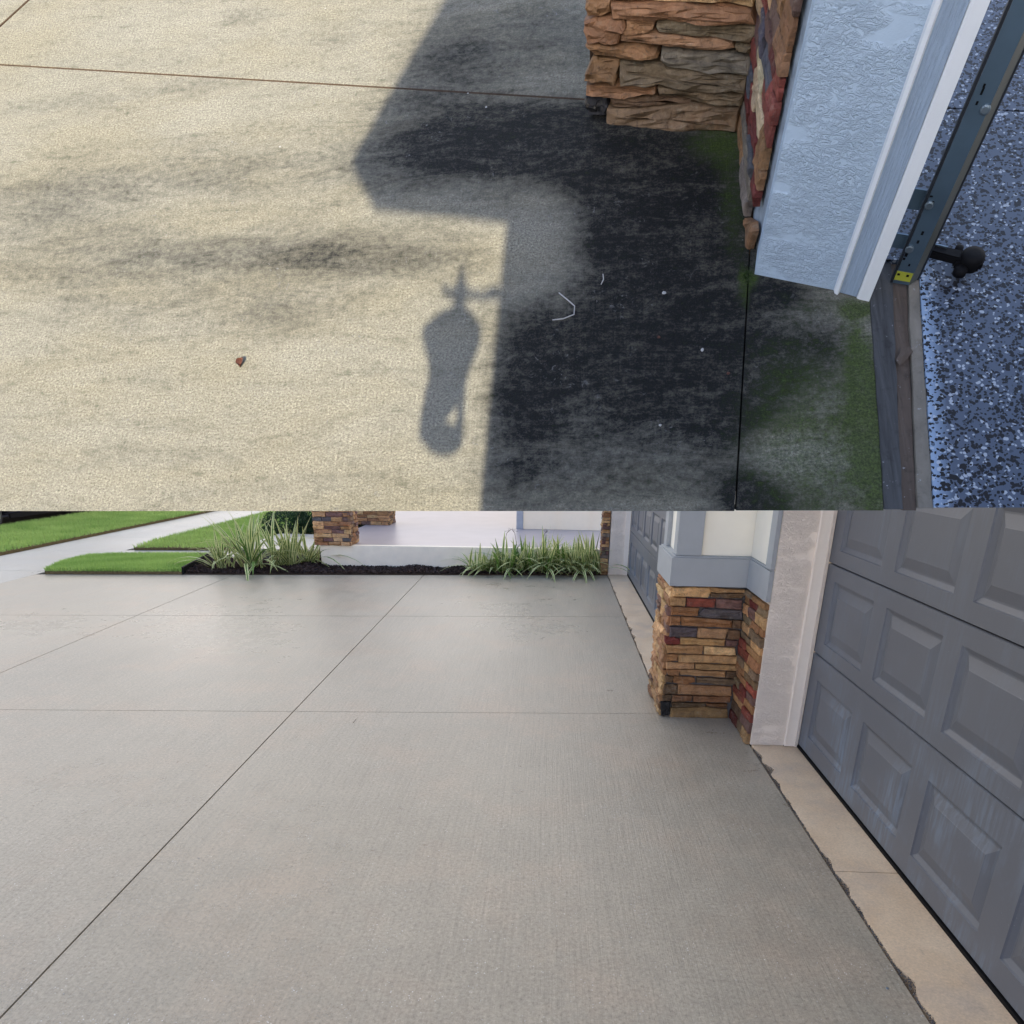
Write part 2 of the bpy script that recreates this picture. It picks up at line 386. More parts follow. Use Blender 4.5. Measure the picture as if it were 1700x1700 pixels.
# ================================================================== PLACE A: dirty corner by the open garage
def P2(u, v): p = gA(u, v); return (p.x, p.y)
grime_shade = cap(blobs([(1090, 320, 170, 100, .9), (960, 235, 190, 60, .8), (1120, 500, 170, 130, .8), (1060, 650, 190, 110, .65), (1190, 640, 60, 210, .5),
    (790, 225, 150, 55, .62), (690, 260, 90, 60, .30), (840, 700, 45, 120, .25), (905, 400, 60, 85, -.48), (880, 620, 55, 120, .55), (940, 530, 60, 60, .15), (1030, 790, 170, 45, .22), (880, 800, 90, 60, .30),  # second blob paints deeper shade along the shadow's left edge
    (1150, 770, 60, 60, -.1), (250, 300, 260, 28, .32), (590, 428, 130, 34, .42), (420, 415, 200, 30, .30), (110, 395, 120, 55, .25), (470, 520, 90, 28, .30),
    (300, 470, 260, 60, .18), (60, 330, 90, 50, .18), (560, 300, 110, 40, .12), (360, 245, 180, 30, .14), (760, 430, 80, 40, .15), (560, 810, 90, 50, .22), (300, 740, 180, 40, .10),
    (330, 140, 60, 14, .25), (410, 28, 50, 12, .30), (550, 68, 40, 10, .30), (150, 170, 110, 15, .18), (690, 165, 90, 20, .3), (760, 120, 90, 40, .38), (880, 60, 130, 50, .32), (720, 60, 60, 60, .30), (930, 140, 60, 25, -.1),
    (900, 80, 200, 90, .16), (905, 420, 90, 110, .15), (350, 430, 420, 130, .12), (1260, 640, 55, 60, .75), (1262, 835, 60, 45, .85), (1350, 560, 90, 50, .45), (1295, 735, 50, 45, -.2), (1380, 640, 60, 80, .45), (1270, 490, 60, 22, .6), (1400, 830, 70, 40, .45)], .10), .92)  # two opening blobs paint deeper shade over far slab and pale patch
moss = cap(blobs([(1195, 235, 50, 30, .95), (1215, 330, 22, 90, .6), (1447, 720, 30, 170, 1.1), (1370, 740, 130, 130, .75), (1300, 600, 60, 60, .25), (1425, 515, 26, 12, 1.2), (1350, 520, 60, 25, .35), (1246, 463, 12, 12, 1.3), (1235, 480, 8, 30, .8), (1430, 600, 20, 60, .5), (1080, 225, 60, 12, .15)]), 1.2)
ATT = (('grime_shade', grime_shade), ('moss', moss))
drv = D.objects.new('driveway', None); COL.objects.link(drv); drv['kind'] = 'structure'; drv['_b'] = [0, 0, 0]; drv.matrix_world = MA
G = .0030
def off(q, du): return (q[0]+du[0], q[1]+du[1])
j0l, j0r = P2(-120, 100), P2(1290, 184)
LB, RBt = P2(-160, 848.4), P2(1219, 848.4)
rt = P2(1257, 182)
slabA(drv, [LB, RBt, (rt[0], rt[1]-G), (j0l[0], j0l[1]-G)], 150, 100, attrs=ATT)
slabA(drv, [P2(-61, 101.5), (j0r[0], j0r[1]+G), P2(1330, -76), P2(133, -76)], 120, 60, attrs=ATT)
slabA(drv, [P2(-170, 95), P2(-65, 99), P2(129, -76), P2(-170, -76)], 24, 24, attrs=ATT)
pl = D.objects.new('apron_slab', None); COL.objects.link(pl); pl['kind'] = 'structure'; pl['_b'] = [0, 0, 0]; pl.matrix_world = MA
slabA(pl, [P2(1222.5, 848.4), P2(1466, 848.4), P2(1442, 400), P2(1247, 400)], 50, 70, .002, attrs=ATT, name='slab')
for a_, b_ in (((-160, 98.2), (1290, 184.2)), ((-63, 100), (131, -76))):
    p_, q_ = gA(*a_), gA(*b_); d_ = (q_-p_).normalized(); m_ = Vector((-d_.y, d_.x, 0))*.0029
    prism('joint_filler', [(p_-m_)[:2], (q_-m_)[:2], (q_+m_)[:2], (p_+m_)[:2]], -.028, .0008, M['soil'], MA, drv)
# earth under the slabs, seen in the joints; pale reflector below
e = prism('subgrade', [P2(-170, 800), P2(1722, 800), P2(1690, -60), P2(-170, -75)], -.033, -.031, M['soil'], MA); e['kind'] = 'structure'
e = prism('bounce_layer', [P2(-170, 795), P2(1722, 795), P2(1690, -60), P2(-170, -75)], -.06, -.034, M['bounce_pale'], MA); e['kind'] = 'structure'  # unseen layer added to bounce light onto the washed driveway

# garage threshold and flaked floor
thr = D.objects.new('door_sill', None); COL.objects.link(thr); thr['kind'] = 'structure'; thr['_b'] = [0, 0, 0]; thr.matrix_world = MA
def strip(name, l, r, z, mat, jit=0, n=14):
    L = [gA(*l[0]).lerp(gA(*l[1]), k/n) for k in range(n+1)]; Rr = [gA(*r[0]).lerp(gA(*r[1]), k/n) for k in range(n+1)]
    poly = [(p.x+random.uniform(-jit, jit), p.y) for p in L]+[(p.x+random.uniform(-jit, jit), p.y) for p in Rr[::-1]]
    o = prism(name, poly, -.03, z, mat, MA, thr)
    for v in o.data.vertices:
        if v.co.z < 0 and front(v.co.x, v.co.y): v.co.y += (z+.03)*.95
    return o
strip('sill_strip', ((1467.5, 848.4), (1440, 440)), ((1497, 848.4), (1478, 440)), .006, M['thr1'], .0015)
strip('sill_board', ((1498, 848.4), (1479, 440)), ((1520, 848.4), (1503, 440)), .002, M['thr2'], .0012)
strip('sill_edge', ((1521, 848.4), (1504, 440)), ((1546, 848.4), (1521, 440)), .009, M['thr3'], .0015)
gf = D.objects.new('garage_floor', None); COL.objects.link(gf); gf['kind'] = 'structure'; gf['_b'] = [0, 0, 0]; gf.matrix_world = MA
def edge_x(y):
    a, b = P2(1546, 848.4), P2(1521, 440); return a[0]+(b[0]-a[0])*(y-a[1])/(b[1]-a[1])
def flk(x, y): return np.clip((x-np.vectorize(edge_x)(y)-.006)/.035, 0, 1)
FR = 1.02
a_, b_ = P2(1546.5, 848.4), P2(1521.5, 440)
slabA(gf, [a_, P2(1722, 848.4), P2(1722, 440), b_], 40, 30, .012, attrs=(('flakes', flk),), mat='epoxy', name='floor_slab')
jl, jr = P2(1430, 183), P2(1735, 193)
slabA(gf, [P2(1440, 439), P2(1722, 439), (jr[0]-.02, jr[1]-G), (jl[0], jl[1]-G)], 20, 20, .012, attrs=(('flakes', lambda x, y: np.ones(x.shape)),), mat='epoxy', name='floor_slab')
slabA(gf, [(jl[0], jl[1]+G), (jr[0]-.02, jr[1]+G), P2(1700, -75), P2(1420, -75)], 20, 20, .012, attrs=(('flakes', lambda x, y: np.ones(x.shape)),), mat='epoxy', name='floor_slab')

# stones -------------------------------------------------------------
PAL = dict(tan=(.42, .28, .15), ltan=(.54, .39, .22), brown=(.27, .155, .078), dbrown=(.14, .095, .058), olive=(.185, .145, .095), red=(.20, .055, .040),
           dred=(.13, .030, .026), purple=(.16, .10, .095), slate=(.085, .085, .10), black=(.020, .021, .024), cream=(.52, .45, .32), grey=(.19, .18, .165), orange=(.30, .175, .09))
def stone(parent, fr, P, u, up, nn, pts, col, depth=.02, rough=.004):
    """pts: outline (s, h) on the wall plane P + s*u + h*up; the stone stands proud along nn"""
    n = len(pts); c = (sum(p[0] for p in pts)/n, sum(p[1] for p in pts)/n)
    a = sum(pts[i][0]*pts[(i+1) % n][1]-pts[(i+1) % n][0]*pts[i][1] for i in range(n))
    if (u.cross(up).dot(nn) > 0) != (a > 0): pts = pts[::-1]
    out = []
    per = sum((Vector(pts[i])-Vector(pts[(i+1) % n])).length for i in range(n)); big = fr is MA; st = per/(24 if big else 14)
    for i in range(n):
        p, q = Vector(pts[i]), Vector(pts[(i+1) % n]); k = max(1, int(round((q-p).length/st)))
        for j in range(k):
            w = p.lerp(q, j/k)
            out.append(w)
    m = len(out); vs, fs = [], []
    w_ = max(p[0] for p in pts)-min(p[0] for p in pts); h_ = max(p[1] for p in pts)-min(p[1] for p in pts)
    e = min(w_, h_)
    jit = [random.uniform(-1, 1)*min(rough, e*(.08 if big else .13)) for _ in out]
    tilt = (random.uniform(-.35, .35), random.uniform(-.5, .5))
    off_ = Vector((random.uniform(0, 9), random.uniform(0, 9), 0))
    rings = ((0, -.3), (.01, .74), (.06, .98), (.17, 1.0), (.33, 1.0), (.46, 1.0)) if big else ((0, -.3), (.01, .75), (.08, 1.0), (.30, 1.0))
    sc_ = 26 if big else 30
    def rel(a, b):
        q = Vector((a*sc_*.55, b*sc_*1.5, 0))+off_
        v = noise.noise(q)*.55+noise.noise(q*2.3)*.30; return round(v*7)/7*.6+v*.4      # split faces: small flat steps
    for ins, d in rings:
        for k, w in enumerate(out):
            dx, dy = w[0]-c[0], w[1]-c[1]
            ix = dx-math.copysign(min(abs(dx), ins*e), dx); iy = dy-math.copysign(min(abs(dy), ins*e), dy)
            jj = jit[k] if ins < .1 else 0
            a_, b_ = c[0]+ix+jj, c[1]+iy+jj*.6
            dd = depth*d*(1+(rel(a_, b_)*.75 if d > 0 else 0))
            if d > .5: dd += depth*(tilt[0]*dx/max(w_, .01)+tilt[1]*dy/max(h_, .01))
            vs.append(P+u*a_+up*b_+nn*dd)
    NR = len(rings)
    vs.append(P+u*c[0]+up*c[1]+nn*depth*(1+rel(*c)*.7))
    for r_ in range(NR-1):
        for k in range(m): fs.append((r_*m+k, r_*m+(k+1) % m, (r_+1)*m+(k+1) % m, (r_+1)*m+k))
    for k in range(m): fs.append(((NR-1)*m+k, (NR-1)*m+(k+1) % m, NR*m))
    o = mesh('stone', vs, fs, M['stone'], fr, parent)
    f = random.uniform(.88, 1.12); pc = PAL[col]
    if big and col not in ('red', 'dred', 'black', 'slate'): gm = sum(pc)/3; pc = tuple((x*.88+gm*.12)*k for x, k in zip(pc, (.90, .80, .68)))     # greyed by lime and dirt
    elif not big: pc = tuple(x*k for x, k in zip(pc, (1.12, .93, .76)))
    wet_ = 1 if big or parent.name.startswith('porch') else min(1, .55+max(0, c[1])*1.6)      # lowest courses hold damp dirt
    f *= wet_; o.color = (*(min(1, x*f*random.uniform(.95, 1.05)) for x in pc), 1)
    return o
def px_stones(parent, fr, P, u, nn, lst, zoom, ox, oy, depth=.02, grow=1.0):
    up = Vector((0, 0, 1))
    for pts, col in lst:
        q = []; mx_ = sum(p[0] for p in pts)/len(pts); my_ = sum(p[1] for p in pts)/len(pts); pts = [(mx_+(a-mx_)*1.012*grow, my_+(b-my_)*(1.05 if fr is MB else 1.0)*grow) for a, b in pts]
        for zx, zy in pts:
            w = onplane(fr, ox+zx/zoom, oy+zy/zoom, P, nn)-P; q.append((w.dot(u), w.z))
        stone(parent, fr, P, u, up, nn, q, col, depth*random.uniform(.8, 1.25))
def course_stones(parent, fr, P, u, nn, length, z0, z1, hs=(.03, .065), ls=(.08, .2), pal=('tan', 'brown', 'tan', 'red', 'olive', 'slate', 'ltan', 'purple'), depth=.018):
    z = z0; up = Vector((0, 0, 1))
    while z < z1-.015:
        h = min(random.uniform(*hs), z1-z); s = 0
        while s < length-.01:
            l = random.uniform(*ls)
            if length-s-l < ls[0]*.7: l = length-s
            a = [(s+.0015, z+.0015), (s+l-.0015, z+.0015+random.uniform(-.003, .003)), (s+l-.0015, z+h-.0015), (s+.0015, z+h-.0015+random.uniform(-.003, .003))]
            stone(parent, fr, P, u, up, nn, a, random.choice(pal), depth*random.uniform(.7, 1.3)); s += l
        z += h

pilA = thing('stone_pillar', 'brown ledge-stone pillar foot on the stained driveway with a red-flecked side', 'pillar', MA, (*P2(1100, 200), 0))
c1, c2, c3 = gA(978, 186), gA(1230, 213), gA(1249, 428)
ua = (c2-c1).normalized(); na = Vector((ua.y, -ua.x, 0)); 
ub = (c3-c2).normalized(); nb = Vector((-ub.y, ub.x, 0)).normalized(); 
if nb.x > 0: nb = -nb
HP = .95
back = c1+Vector((ub.x*-.0, .42, 0))
prism('core', [(c1.x+.012, c1.y+.006), (c2.x+.01, c2.y+.006), (c3.x+.012, c3.y-.01), (c3.x+.05, c3.y), (c2.x+.07, c2.y+.06), (c2.x+.15, c2.y+.32), (c1.x+.10, c1.y+.42)], 0, HP, M['mortarA'], MA, pilA)
prism('backing', [(c1.x+.004, c1.y+.001), (c2.x+.006, c2.y+.001), (c2.x+.006, c2.y+.004), (c1.x+.004, c1.y+.004)], 0, HP, M['soil'], MA, pilA)
FA = [([(80, -60), (262, -62), (262, 50), (180, 75), (85, 70)], 'orange'), ([(270, -40), (780, -30), (1275, 15), (1300, 130), (960, 120), (820, 93), (740, 110), (400, 95), (290, 60)], 'orange'),
 ([(270, -150), (1290, -140), (1280, 8), (790, -36), (270, -46)], 'ltan'), ([(80, -150), (262, -150), (262, -68), (80, -66)], 'tan'),
 ([(60, 110), (240, 72), (350, 75), (375, 130), (322, 200), (308, 262), (90, 270), (55, 190)], 'brown'), ([(365, 95), (575, 104), (568, 150), (530, 186), (372, 198), (330, 190), (384, 130)], 'brown'),
 ([(590, 108), (830, 104), (980, 126), (1300, 138), (1303, 190), (1270, 255), (1150, 242), (860, 203), (600, 178), (578, 150)], 'olive'),
 ([(335, 207), (560, 192), (700, 200), (1130, 254), (1150, 310), (980, 326), (800, 332), (600, 288), (420, 268), (330, 250)], 'tan'),
 ([(1162, 260), (1275, 264), (1275, 350), (1158, 342)], 'olive'), ([(75, 278), (420, 278), (590, 312), (603, 350), (560, 390), (130, 380), (80, 312)], 'brown'),
 ([(615, 312), (790, 338), (980, 338), (1270, 368), (1262, 470), (990, 463), (860, 447), (660, 426), (620, 370)], 'grey'),
 ([(110, 388), (308, 398), (300, 550), (60, 532), (70, 480)], 'brown'), ([(320, 402), (640, 414), (650, 440), (860, 457), (1240, 487), (1238, 600), (1140, 588), (980, 598), (760, 588), (600, 560), (330, 563), (312, 500)], 'olive'),
 ([(80, 562), (330, 568), (576, 578), (576, 612), (360, 653), (85, 628)], 'brown'), ([(590, 578), (740, 594), (1220, 622), (1198, 722), (960, 705), (600, 653)], 'olive'),
 ([(250, 643), (600, 662), (846, 672), (820, 704), (620, 720), (260, 722)], 'dbrown'), ([(230, 738), (430, 732), (820, 712), (1180, 740), (1158, 908), (880, 912), (600, 885), (230, 860)], 'olive'),
 ([(75, 642), (233, 647), (233, 700), (212, 798), (82, 790), (62, 720)], 'black')]
px_stones(pilA, MA, c1, ua, na, FA, 4.359, 960, 0, .032)
course_stones(pilA, MA, c2+ub*.004, ub, nb, (c3-c2).length-.055, .085, HP, (.032, .055), (.07, .14), ('dred', 'red', 'dred', 'slate', 'ltan', 'purple', 'brown', 'purple', 'cream'), .013)
FR2 = [([(188, 262), (222, 260), (328, 320), (312, 385), (240, 392), (193, 340)], 'dred'), ([(215, 392), (250, 398), (302, 440), (300, 492), (232, 470)], 'ltan'), ([(235, 482), (312, 512), (302, 575), (240, 572)], 'tan'),
 ([(185, 400), (213, 400), (235, 565), (292, 602), (270, 645), (183, 640)], 'purple'), ([(185, 650), (268, 655), (252, 695), (185, 672)], 'dred'),
 ([(122, 690), (180, 674), (248, 712), (252, 762), (214, 888), (150, 858), (116, 765)], 'brown'), ([(150, 192), (186, 196), (189, 400), (173, 668), (133, 676), (120, 500), (130, 330)], 'dbrown'), ([(156, 62), (190, 32), (190, 190), (152, 186)], 'dbrown')]
px_stones(pilA, MA, c2, ub, nb, FR2[5:6], 3.269, 1180, 150, .012)
course_stones(pilA, MA, c2+ub*.004, ub, nb, (c3-c2).length-.14, 0, .083, (.04, .045), (.12, .3), ('dbrown', 'brown', 'grey'), .012)

# stucco end wall, trim and jamb
walA = thing('stucco_wall', 'white rough stucco wall end beside the open garage doorway', 'wall', MA, (*P2(1320, 470), 0))
s0, s1, s2, s3 = gA(1252, 457), gA(1385, 484), gA(1421, 491), gA(1442, 501)
def ln(a, b, t): return a.lerp(b, t)
HW = 1.02
vw = Vector((.012, .13, 0))
prism('stucco', [(s0.x, s0.y), (s1.x, s1.y), (s1.x+.01, s1.y+.13), (s0.x+.02, s0.y+.13)], .003, HW, M['stuccoA'], MA, walA)
d1 = (s2-s1).normalized()
pb = s1+Vector((0, -.012, 0))
prism('bead', [(pb.x-.004, pb.y+.03), (pb.x-.002, pb.y+.002), (pb.x+.004, pb.y-.004), (pb.x+.009, pb.y+.001), (pb.x+.009, pb.y+.03)], .004, HW, M['whitetrim'], MA, walA)
prism('trim_board', [(pb.x+.0095, pb.y+.004), (s2.x-.001, s2.y-.008), (s2.x, s2.y+.05), (pb.x+.01, pb.y+.05)], .004, HW, M['woodgrain'], MA, walA)
prism('jamb', [(s2.x, s2.y-.010), (s2.x+.005, s2.y-.014), (s3.x, s3.y-.002), (s3.x+.006, s3.y+.10), (s2.x+.002, s2.y+.10)], .002, HW, M['whitetrim'], MA, walA)

# door track with slots, bolts, brackets
trk = thing('door_track', 'galvanised steel garage door track with slotted holes and yellow sticker', 'door track', MA, (*P2(1500, 466), 0))
t0, t1 = gA(1480, 470, .012), gA(1508, 475, .012)
ut = Vector((t1.x-t0.x, t1.y-t0.y, 0)).normalized(); nt = Vector((ut.y, -ut.x, 0)); wt = (t1-t0).length
def tp(s, n, z=0): return (t0.x+ut.x*s+nt.x*n, t0.y+ut.y*s+nt.y*n)
HT = 1.0
prism('face_plate', [tp(.002, 0), tp(wt, 0), tp(wt, -.003), tp(.002, -.003)], .014, HT, M['steel'], MA, trk)
prism('edge_flange', [tp(-.004, .001), tp(.0015, .001), tp(.0015, -.022), tp(-.004, -.022)], .014, HT, M['darksteel'], MA, trk)
prism('lip', [tp(wt+.0005, 0), tp(wt+.014, -.020), tp(wt+.012, -.022), tp(wt+.0005, -.0035)], .014, HT, M['steelolive'], MA, trk)
prism('rolled_edge', [tp(wt+.0145, -.020), tp(wt+.019, -.024), tp(wt+.019, -.030), tp(wt+.0145, -.027)], .014, HT, M['darksteel'], MA, trk)
def on_track(u, v):
    p = onplane(MA, u, v, t0, nt); return (p-t0).dot(ut), p.z
for u, v, w, h in ((1531.5, 387, .005, .008), (1524, 401.5, .005, .007), (1504.5, 423, .006, .008), (1501, 429.5, .005, .005), (1509.5, 440, .004, .005), (1622, 171, .004, .006), (1631, 151, .004, .012), (1634, 142, .004, .006), (1546, 326, .006, .003), (1549, 335, .005, .003)):
    s, z = on_track(u, v)
    prism('slot', [tp(s-w/2, .0008), tp(s+w/2, .0008), tp(s+w/2, -.0005), tp(s-w/2, -.0005)], z-h/2, z+h/2, M['black'], MA, trk)
for u, v in ((1543, 340), (1510, 413), (1636, 181)):
    s, z = on_track(u, v); c = Vector((*tp(s, 0), z)); vs, fs = [], []
    tube(vs, fs, [c+nt*-.001, c+nt*.003, c+nt*.0045], [.009, .009, .006], 10); mesh('bolt', vs, fs, M['bolt'], MA, trk)
s, z = on_track(1495, 458)
prism('sticker', [tp(.001, .0007), tp(wt*.97, .0007), tp(wt*.97, -.0004), tp(.001, -.0004)], z-.011, z+.011, M['yellow'], MA, trk)
for ds in (-.012, .008): prism('sticker_hole', [tp(wt/2+ds-.003, .0012), tp(wt/2+ds+.003, .0012), tp(wt/2+ds+.003, .0006), tp(wt/2+ds-.003, .0006)], z+.001, z+.006, M['black'], MA, trk)
for (u0, v0, u1, v1) in ((1500, 322, 1530, 357), (1478, 397, 1497, 421)):
    s, za = on_track(u0, v1); s, zb = on_track(u0, v0)
    b0 = tp(-.055, -.02); b1 = tp(-.0045, -.02); prism('bracket', [b0, b1, (b1[0], b1[1]+.004), (b0[0], b0[1]+.004)], za, zb, M['steel'], MA, trk)
# safety sensor on its arm
sen = thing('safety_sensor', 'black door safety sensor on a short arm above the flaked floor', 'sensor', MA, (*P2(1600, 440), .012))
q0, q1 = gA(1541, 414, .05), gA(1596, 427, .05)
dx = (q1-q0).normalized(); dn = Vector((-dx.y, dx.x, 0))
def qp(s, n): p = q0+dx*s+dn*n; return (p.x, p.y)
LL = (q1-q0).length
prism('arm', [qp(-.03, -.013), qp(LL, -.016), qp(LL, .012), qp(-.03, .013)], .04, .058, M['black'], MA, sen, bev=.003)
prism('arm_rib', [qp(0, .004), qp(LL*.5, .004), qp(LL*.5, .007), qp(0, .007)], .0585, .062, M['bolt'], MA, sen)
ce = q1+dx*.022
lathe('housing', (ce.x, ce.y, .030), [(.012, 0), (.024, .004), (.026, .03), (.022, .036), (.01, .038)], M['black'], MA, sen)
prism('wing', [qp(LL-.012, -.022), qp(LL+.05, -.014), qp(LL+.05, .016), qp(LL-.012, .020)], .034, .056, M['black'], MA, sen, bev=.005)
cf = q1+dx*.010-dn*.028; lathe('wing_nut', (cf.x, cf.y, .030), [(.008, 0), (.015, .003), (.015, .016), (.008, .02)], M['black'], MA, sen)
cf = q1+dx*-.012+dn*.02; lathe('knob', (cf.x, cf.y, .045), [(.004, 0), (.009, .002), (.009, .012), (.004, .014)], M['black'], MA, sen)
cf = q1+dx*.012+dn*.02; lathe('knob', (cf.x, cf.y, .045), [(.003, 0), (.007, .002), (.007, .012), (.003, .014)], M['black'], MA, sen)
vs, fs = [], []; tube(vs, fs, [(ce.x, ce.y, .012), (ce.x, ce.y, .033)], .005); mesh('foot', vs, fs, M['black'], MA, sen)

gr_ = thing('garage_ceiling', 'pale ceiling over the open garage, above the flaked floor', 'ceiling', MA, (1.2, 2.2, 2.0))
prism('board', [(.80, .95), (1.7, .85), (1.8, 3.2), (1.0, 3.3)], 2.0, 2.03, M['whitetrim'], MA, gr_)
# litter
def crumb(name, label, cat, fr, c, r, mat, flat=.4, group=None, k=9):
    vs, fs = [], []
    bm = bmesh.new(); bmesh.ops.create_icosphere(bm, subdivisions=1, radius=r)
    for v in bm.verts: v.co = Vector((v.co.x*random.uniform(.7, 1.3), v.co.y*random.uniform(.6, 1.1), v.co.z*flat*random.uniform(.7, 1.3)))
    me = D.meshes.new(name); bm.to_mesh(me); bm.free(); me.materials.append(mat)
    o = D.objects.new(name, me); COL.objects.link(o); o.matrix_world = fr @ Matrix.Translation(Vector(c)+Vector((0, 0, r*flat*.6))) @ Matrix.Rotation(random.uniform(0, 6), 4, 'Z')
    tag(o, label, cat, group); return o
lf = thing('dead_leaf', 'curled reddish brown dead leaf alone on the sunlit concrete', 'leaf', MA, gA(401, 605))
cl = gA(401, 605)
vs, fs = [], []
for i in range(7):
    for j in range(5):
        a = (i-3)/3; b = (j-2)/2; w = .0095*(1-a*a)**.5
        vs.append(cl+Vector((b*w, a*.013, .002+.0075*b*b+.004*(1-a*a)+random.uniform(-.001, .001))))
for i in range(6):
    for j in range(4): fs.append((i*5+j, i*5+j+1, i*5+j+6, i*5+j+5))
mesh('blade', vs, fs, M['deadleaf'], MA, lf, None, True)
vs, fs = [], []; tube(vs, fs, [cl+Vector((0, .012, .004)), cl+Vector((.002, .018, .006))], .0012, 6); mesh('stem', vs, fs, M['twig'], MA, lf)
for u, v, r, lb in ((465, 244, .004, 'lone pale chip on the sunlit concrete left of the gable shadow'), (807, 178, .004, 'pale chip in the shade just below the cross joint'), (1102, 487, .006, 'largest pale chip on the black mould'), (1096, 706, .004, 'pale chip lowest on the black mould'), (777, 155, .003, 'tiny pale chip lying right at the cross joint'), (1166, 581, .005, 'pale chip on the black mould nearest the apron joint'), (540, 14, .003, 'tiny pale chip on the sunlit far slab at the top edge')):
    crumb('pale_chip', lb, 'chip', MA, gA(u, v), r, M['chip'], .3, 'pale chips on the stained slab')
for u, v, lb in ((1209, 620, 'rusty brown crumb beside the apron joint on the dark slab'), (1094, 560, 'rusty brown crumb in the middle of the black mould')):
    crumb('brown_crumb', lb, 'crumb', MA, gA(u, v), .005, M['deadleaf'], .3, 'rusty crumbs on the dark slab')
def squiggle(name, label, cat, pts, r, mat, group=None):
    vs, fs = [], []; P = [gA(u, v, .002) for u, v in pts]; tube(vs, fs, P, r, 5)
    o = mesh(name, vs, fs, mat, MA, None, P[0]); tag(o, label, cat, group)
squiggle('dry_thread', 'hooked pale dry thread on the dark stained slab', 'thread', [(928, 486), (945, 500), (954, 508), (953, 522), (935, 529), (917, 531)], .0016, M['chip'])
squiggle('dry_thread', 'short upright pale dry thread above the hooked one', 'thread', [(1001, 455), (1002, 464), (998, 472)], .0014, M['chip'])
lfp = thing('fallen_leaf', 'brown dry leaf lying on the garage door sill', 'leaf', MA, gA(1500, 590))
P = [gA(u, v, .014) for u, v in ((1497, 573), (1503, 578), (1509, 574), (1516, 584), (1506, 596), (1494, 607), (1487, 597), (1494, 586))]
mesh('blade', P+[gA(1500, 590, .020)], [(k, (k+1) % 8, 8) for k in range(8)], M['thr2'], MA, lfp)
# moss tuft at the wall foot
vs, fs = [], []
for k in range(160):
    u, v = random.gauss(1242, 5), random.gauss(460, 7)
    p = gA(u, v); h = random.uniform(.002, .006); a = random.uniform(0, 6.3); w = random.uniform(.001, .002)
    n0 = len(vs); vs += [p+Vector((math.cos(a)*w, math.sin(a)*w, 0)), p-Vector((math.cos(a)*w, math.sin(a)*w, 0)), p+Vector((random.uniform(-.006, .006), random.uniform(-.006, .006), h))]; fs.append((n0, n0+1, n0+2))
M['mossm'] = m_leafy('moss_tuft', (.015, .035, .006), (.06, .10, .015)); o = mesh('moss', vs, fs, M['mossm'], MA); o['kind'] = 'stuff'
at = o.data.attributes.new('rnd', 'FLOAT', 'POINT'); at.data.foreach_set('value', [random.random()*.4 for _ in vs])

# house corner and lantern behind the camera: they cast the shadow seen on the driveway
SUNH = SUN
a1 = (gA(1275, 184)-gA(0, 108)).normalized(); nO = Vector((a1.y, -a1.x, 0))
Q0 = Vector((-.25, -.9, 0))
def occ(u, v):
    p = gA(u, v); t = (Q0-p).dot(nO)/SUN.dot(nO); w = p+SUN*t; return (w-Q0).dot(a1), w.z
hw = thing('house_corner', 'stucco house corner under a gable roof edge with a wall lantern beside it', 'house', MA, Q0)
def oprism(name, pts, th, mat, parent, n0=0.0):
    n = len(pts); b = [Q0+a1*s+Vector((0, 0, z))+nO*n0 for s, z in pts]; f_ = [p+nO*th for p in b]
    fs = [tuple(range(n)), tuple(range(2*n-1, n-1, -1))]+[(i, n+i, n+(i+1) % n, (i+1) % n) for i in range(n)]
    return mesh(name, b+f_, fs, mat, MA, parent)
r0, zs = occ(850, 347); rb, zb_ = occ(806, 848); ra, za_ = occ(632, 326); rc, zc = occ(592, 250); rd, zd = occ(737, 0)
k_ = 1.55; re_, ze_ = rc+(rd-rc)*k_, zc+(zd-zc)*k_
oprism('wall', [(rb, zb_-.12), (1.8, zb_-.12), (1.8, zs), (r0, zs)], .07, M['stuccoA'], hw)
oprism('gable', [(ra, za_), (r0, zs+.002), (1.8, zs+.002), (1.8, ze_), (re_, ze_), (rc, zc)], .05, M['whitetrim'], hw, .005)
# lantern
lan = thing('wall_lantern', 'black hanging wall lantern with finial and scroll arm at the house corner', 'lantern', MA, Q0)
pts_l = [((768, 440), .004), ((768, 470), .007), ((766, 486), .012), ((764, 500), .007), ((763, 513), .014), ((758, 525), .036), ((750, 545), .066), ((748, 562), .068), ((746, 575), .060)]
def onO(u, v): s, z = occ(u, v); return Q0+a1*s+Vector((0, 0, z))
wpx = lambda hw_, u, v: abs(occ(u+hw_, v)[0]-occ(u, v)[0])
cen = [(767, 438, 3), (767, 460, 6), (765, 482, 14), (764, 496, 8), (763, 514, 14), (757, 527, 34), (750, 548, 50), (748, 565, 50), (747, 580, 44)]
def stack(name, lst, mat, n=8):
    vs, fs = [], []; rings = []
    for u, v, w in lst:
        c = onO(u, v); r = wpx(w, u, v)
        for k in range(n): t = 2*math.pi*k/n; vs.append(c+a1*(r*math.cos(t))+nO*(r*.6*math.sin(t)))
    for i in range(len(lst)-1):
        for k in range(n): fs.append((i*n+k, i*n+(k+1) % n, (i+1)*n+(k+1) % n, (i+1)*n+k))
    fs.append(tuple(range(n))); fs.append(tuple((len(lst)-1)*n+k for k in range(n)))
    return mesh(name, vs, fs, mat, MA, lan)
stack('cap', cen, M['lampblack'])
stack('body', [(747, 581, 45), (746, 600, 38), (744, 620, 33), (741, 645, 32)], M['lampblack'])
def bar(name, pts, r, parent=None):
    vs, fs = [], []; tube(vs, fs, [onO(*p) for p in pts], r, 8); mesh(name, vs, fs, M['lampblack'], MA, parent or lan)
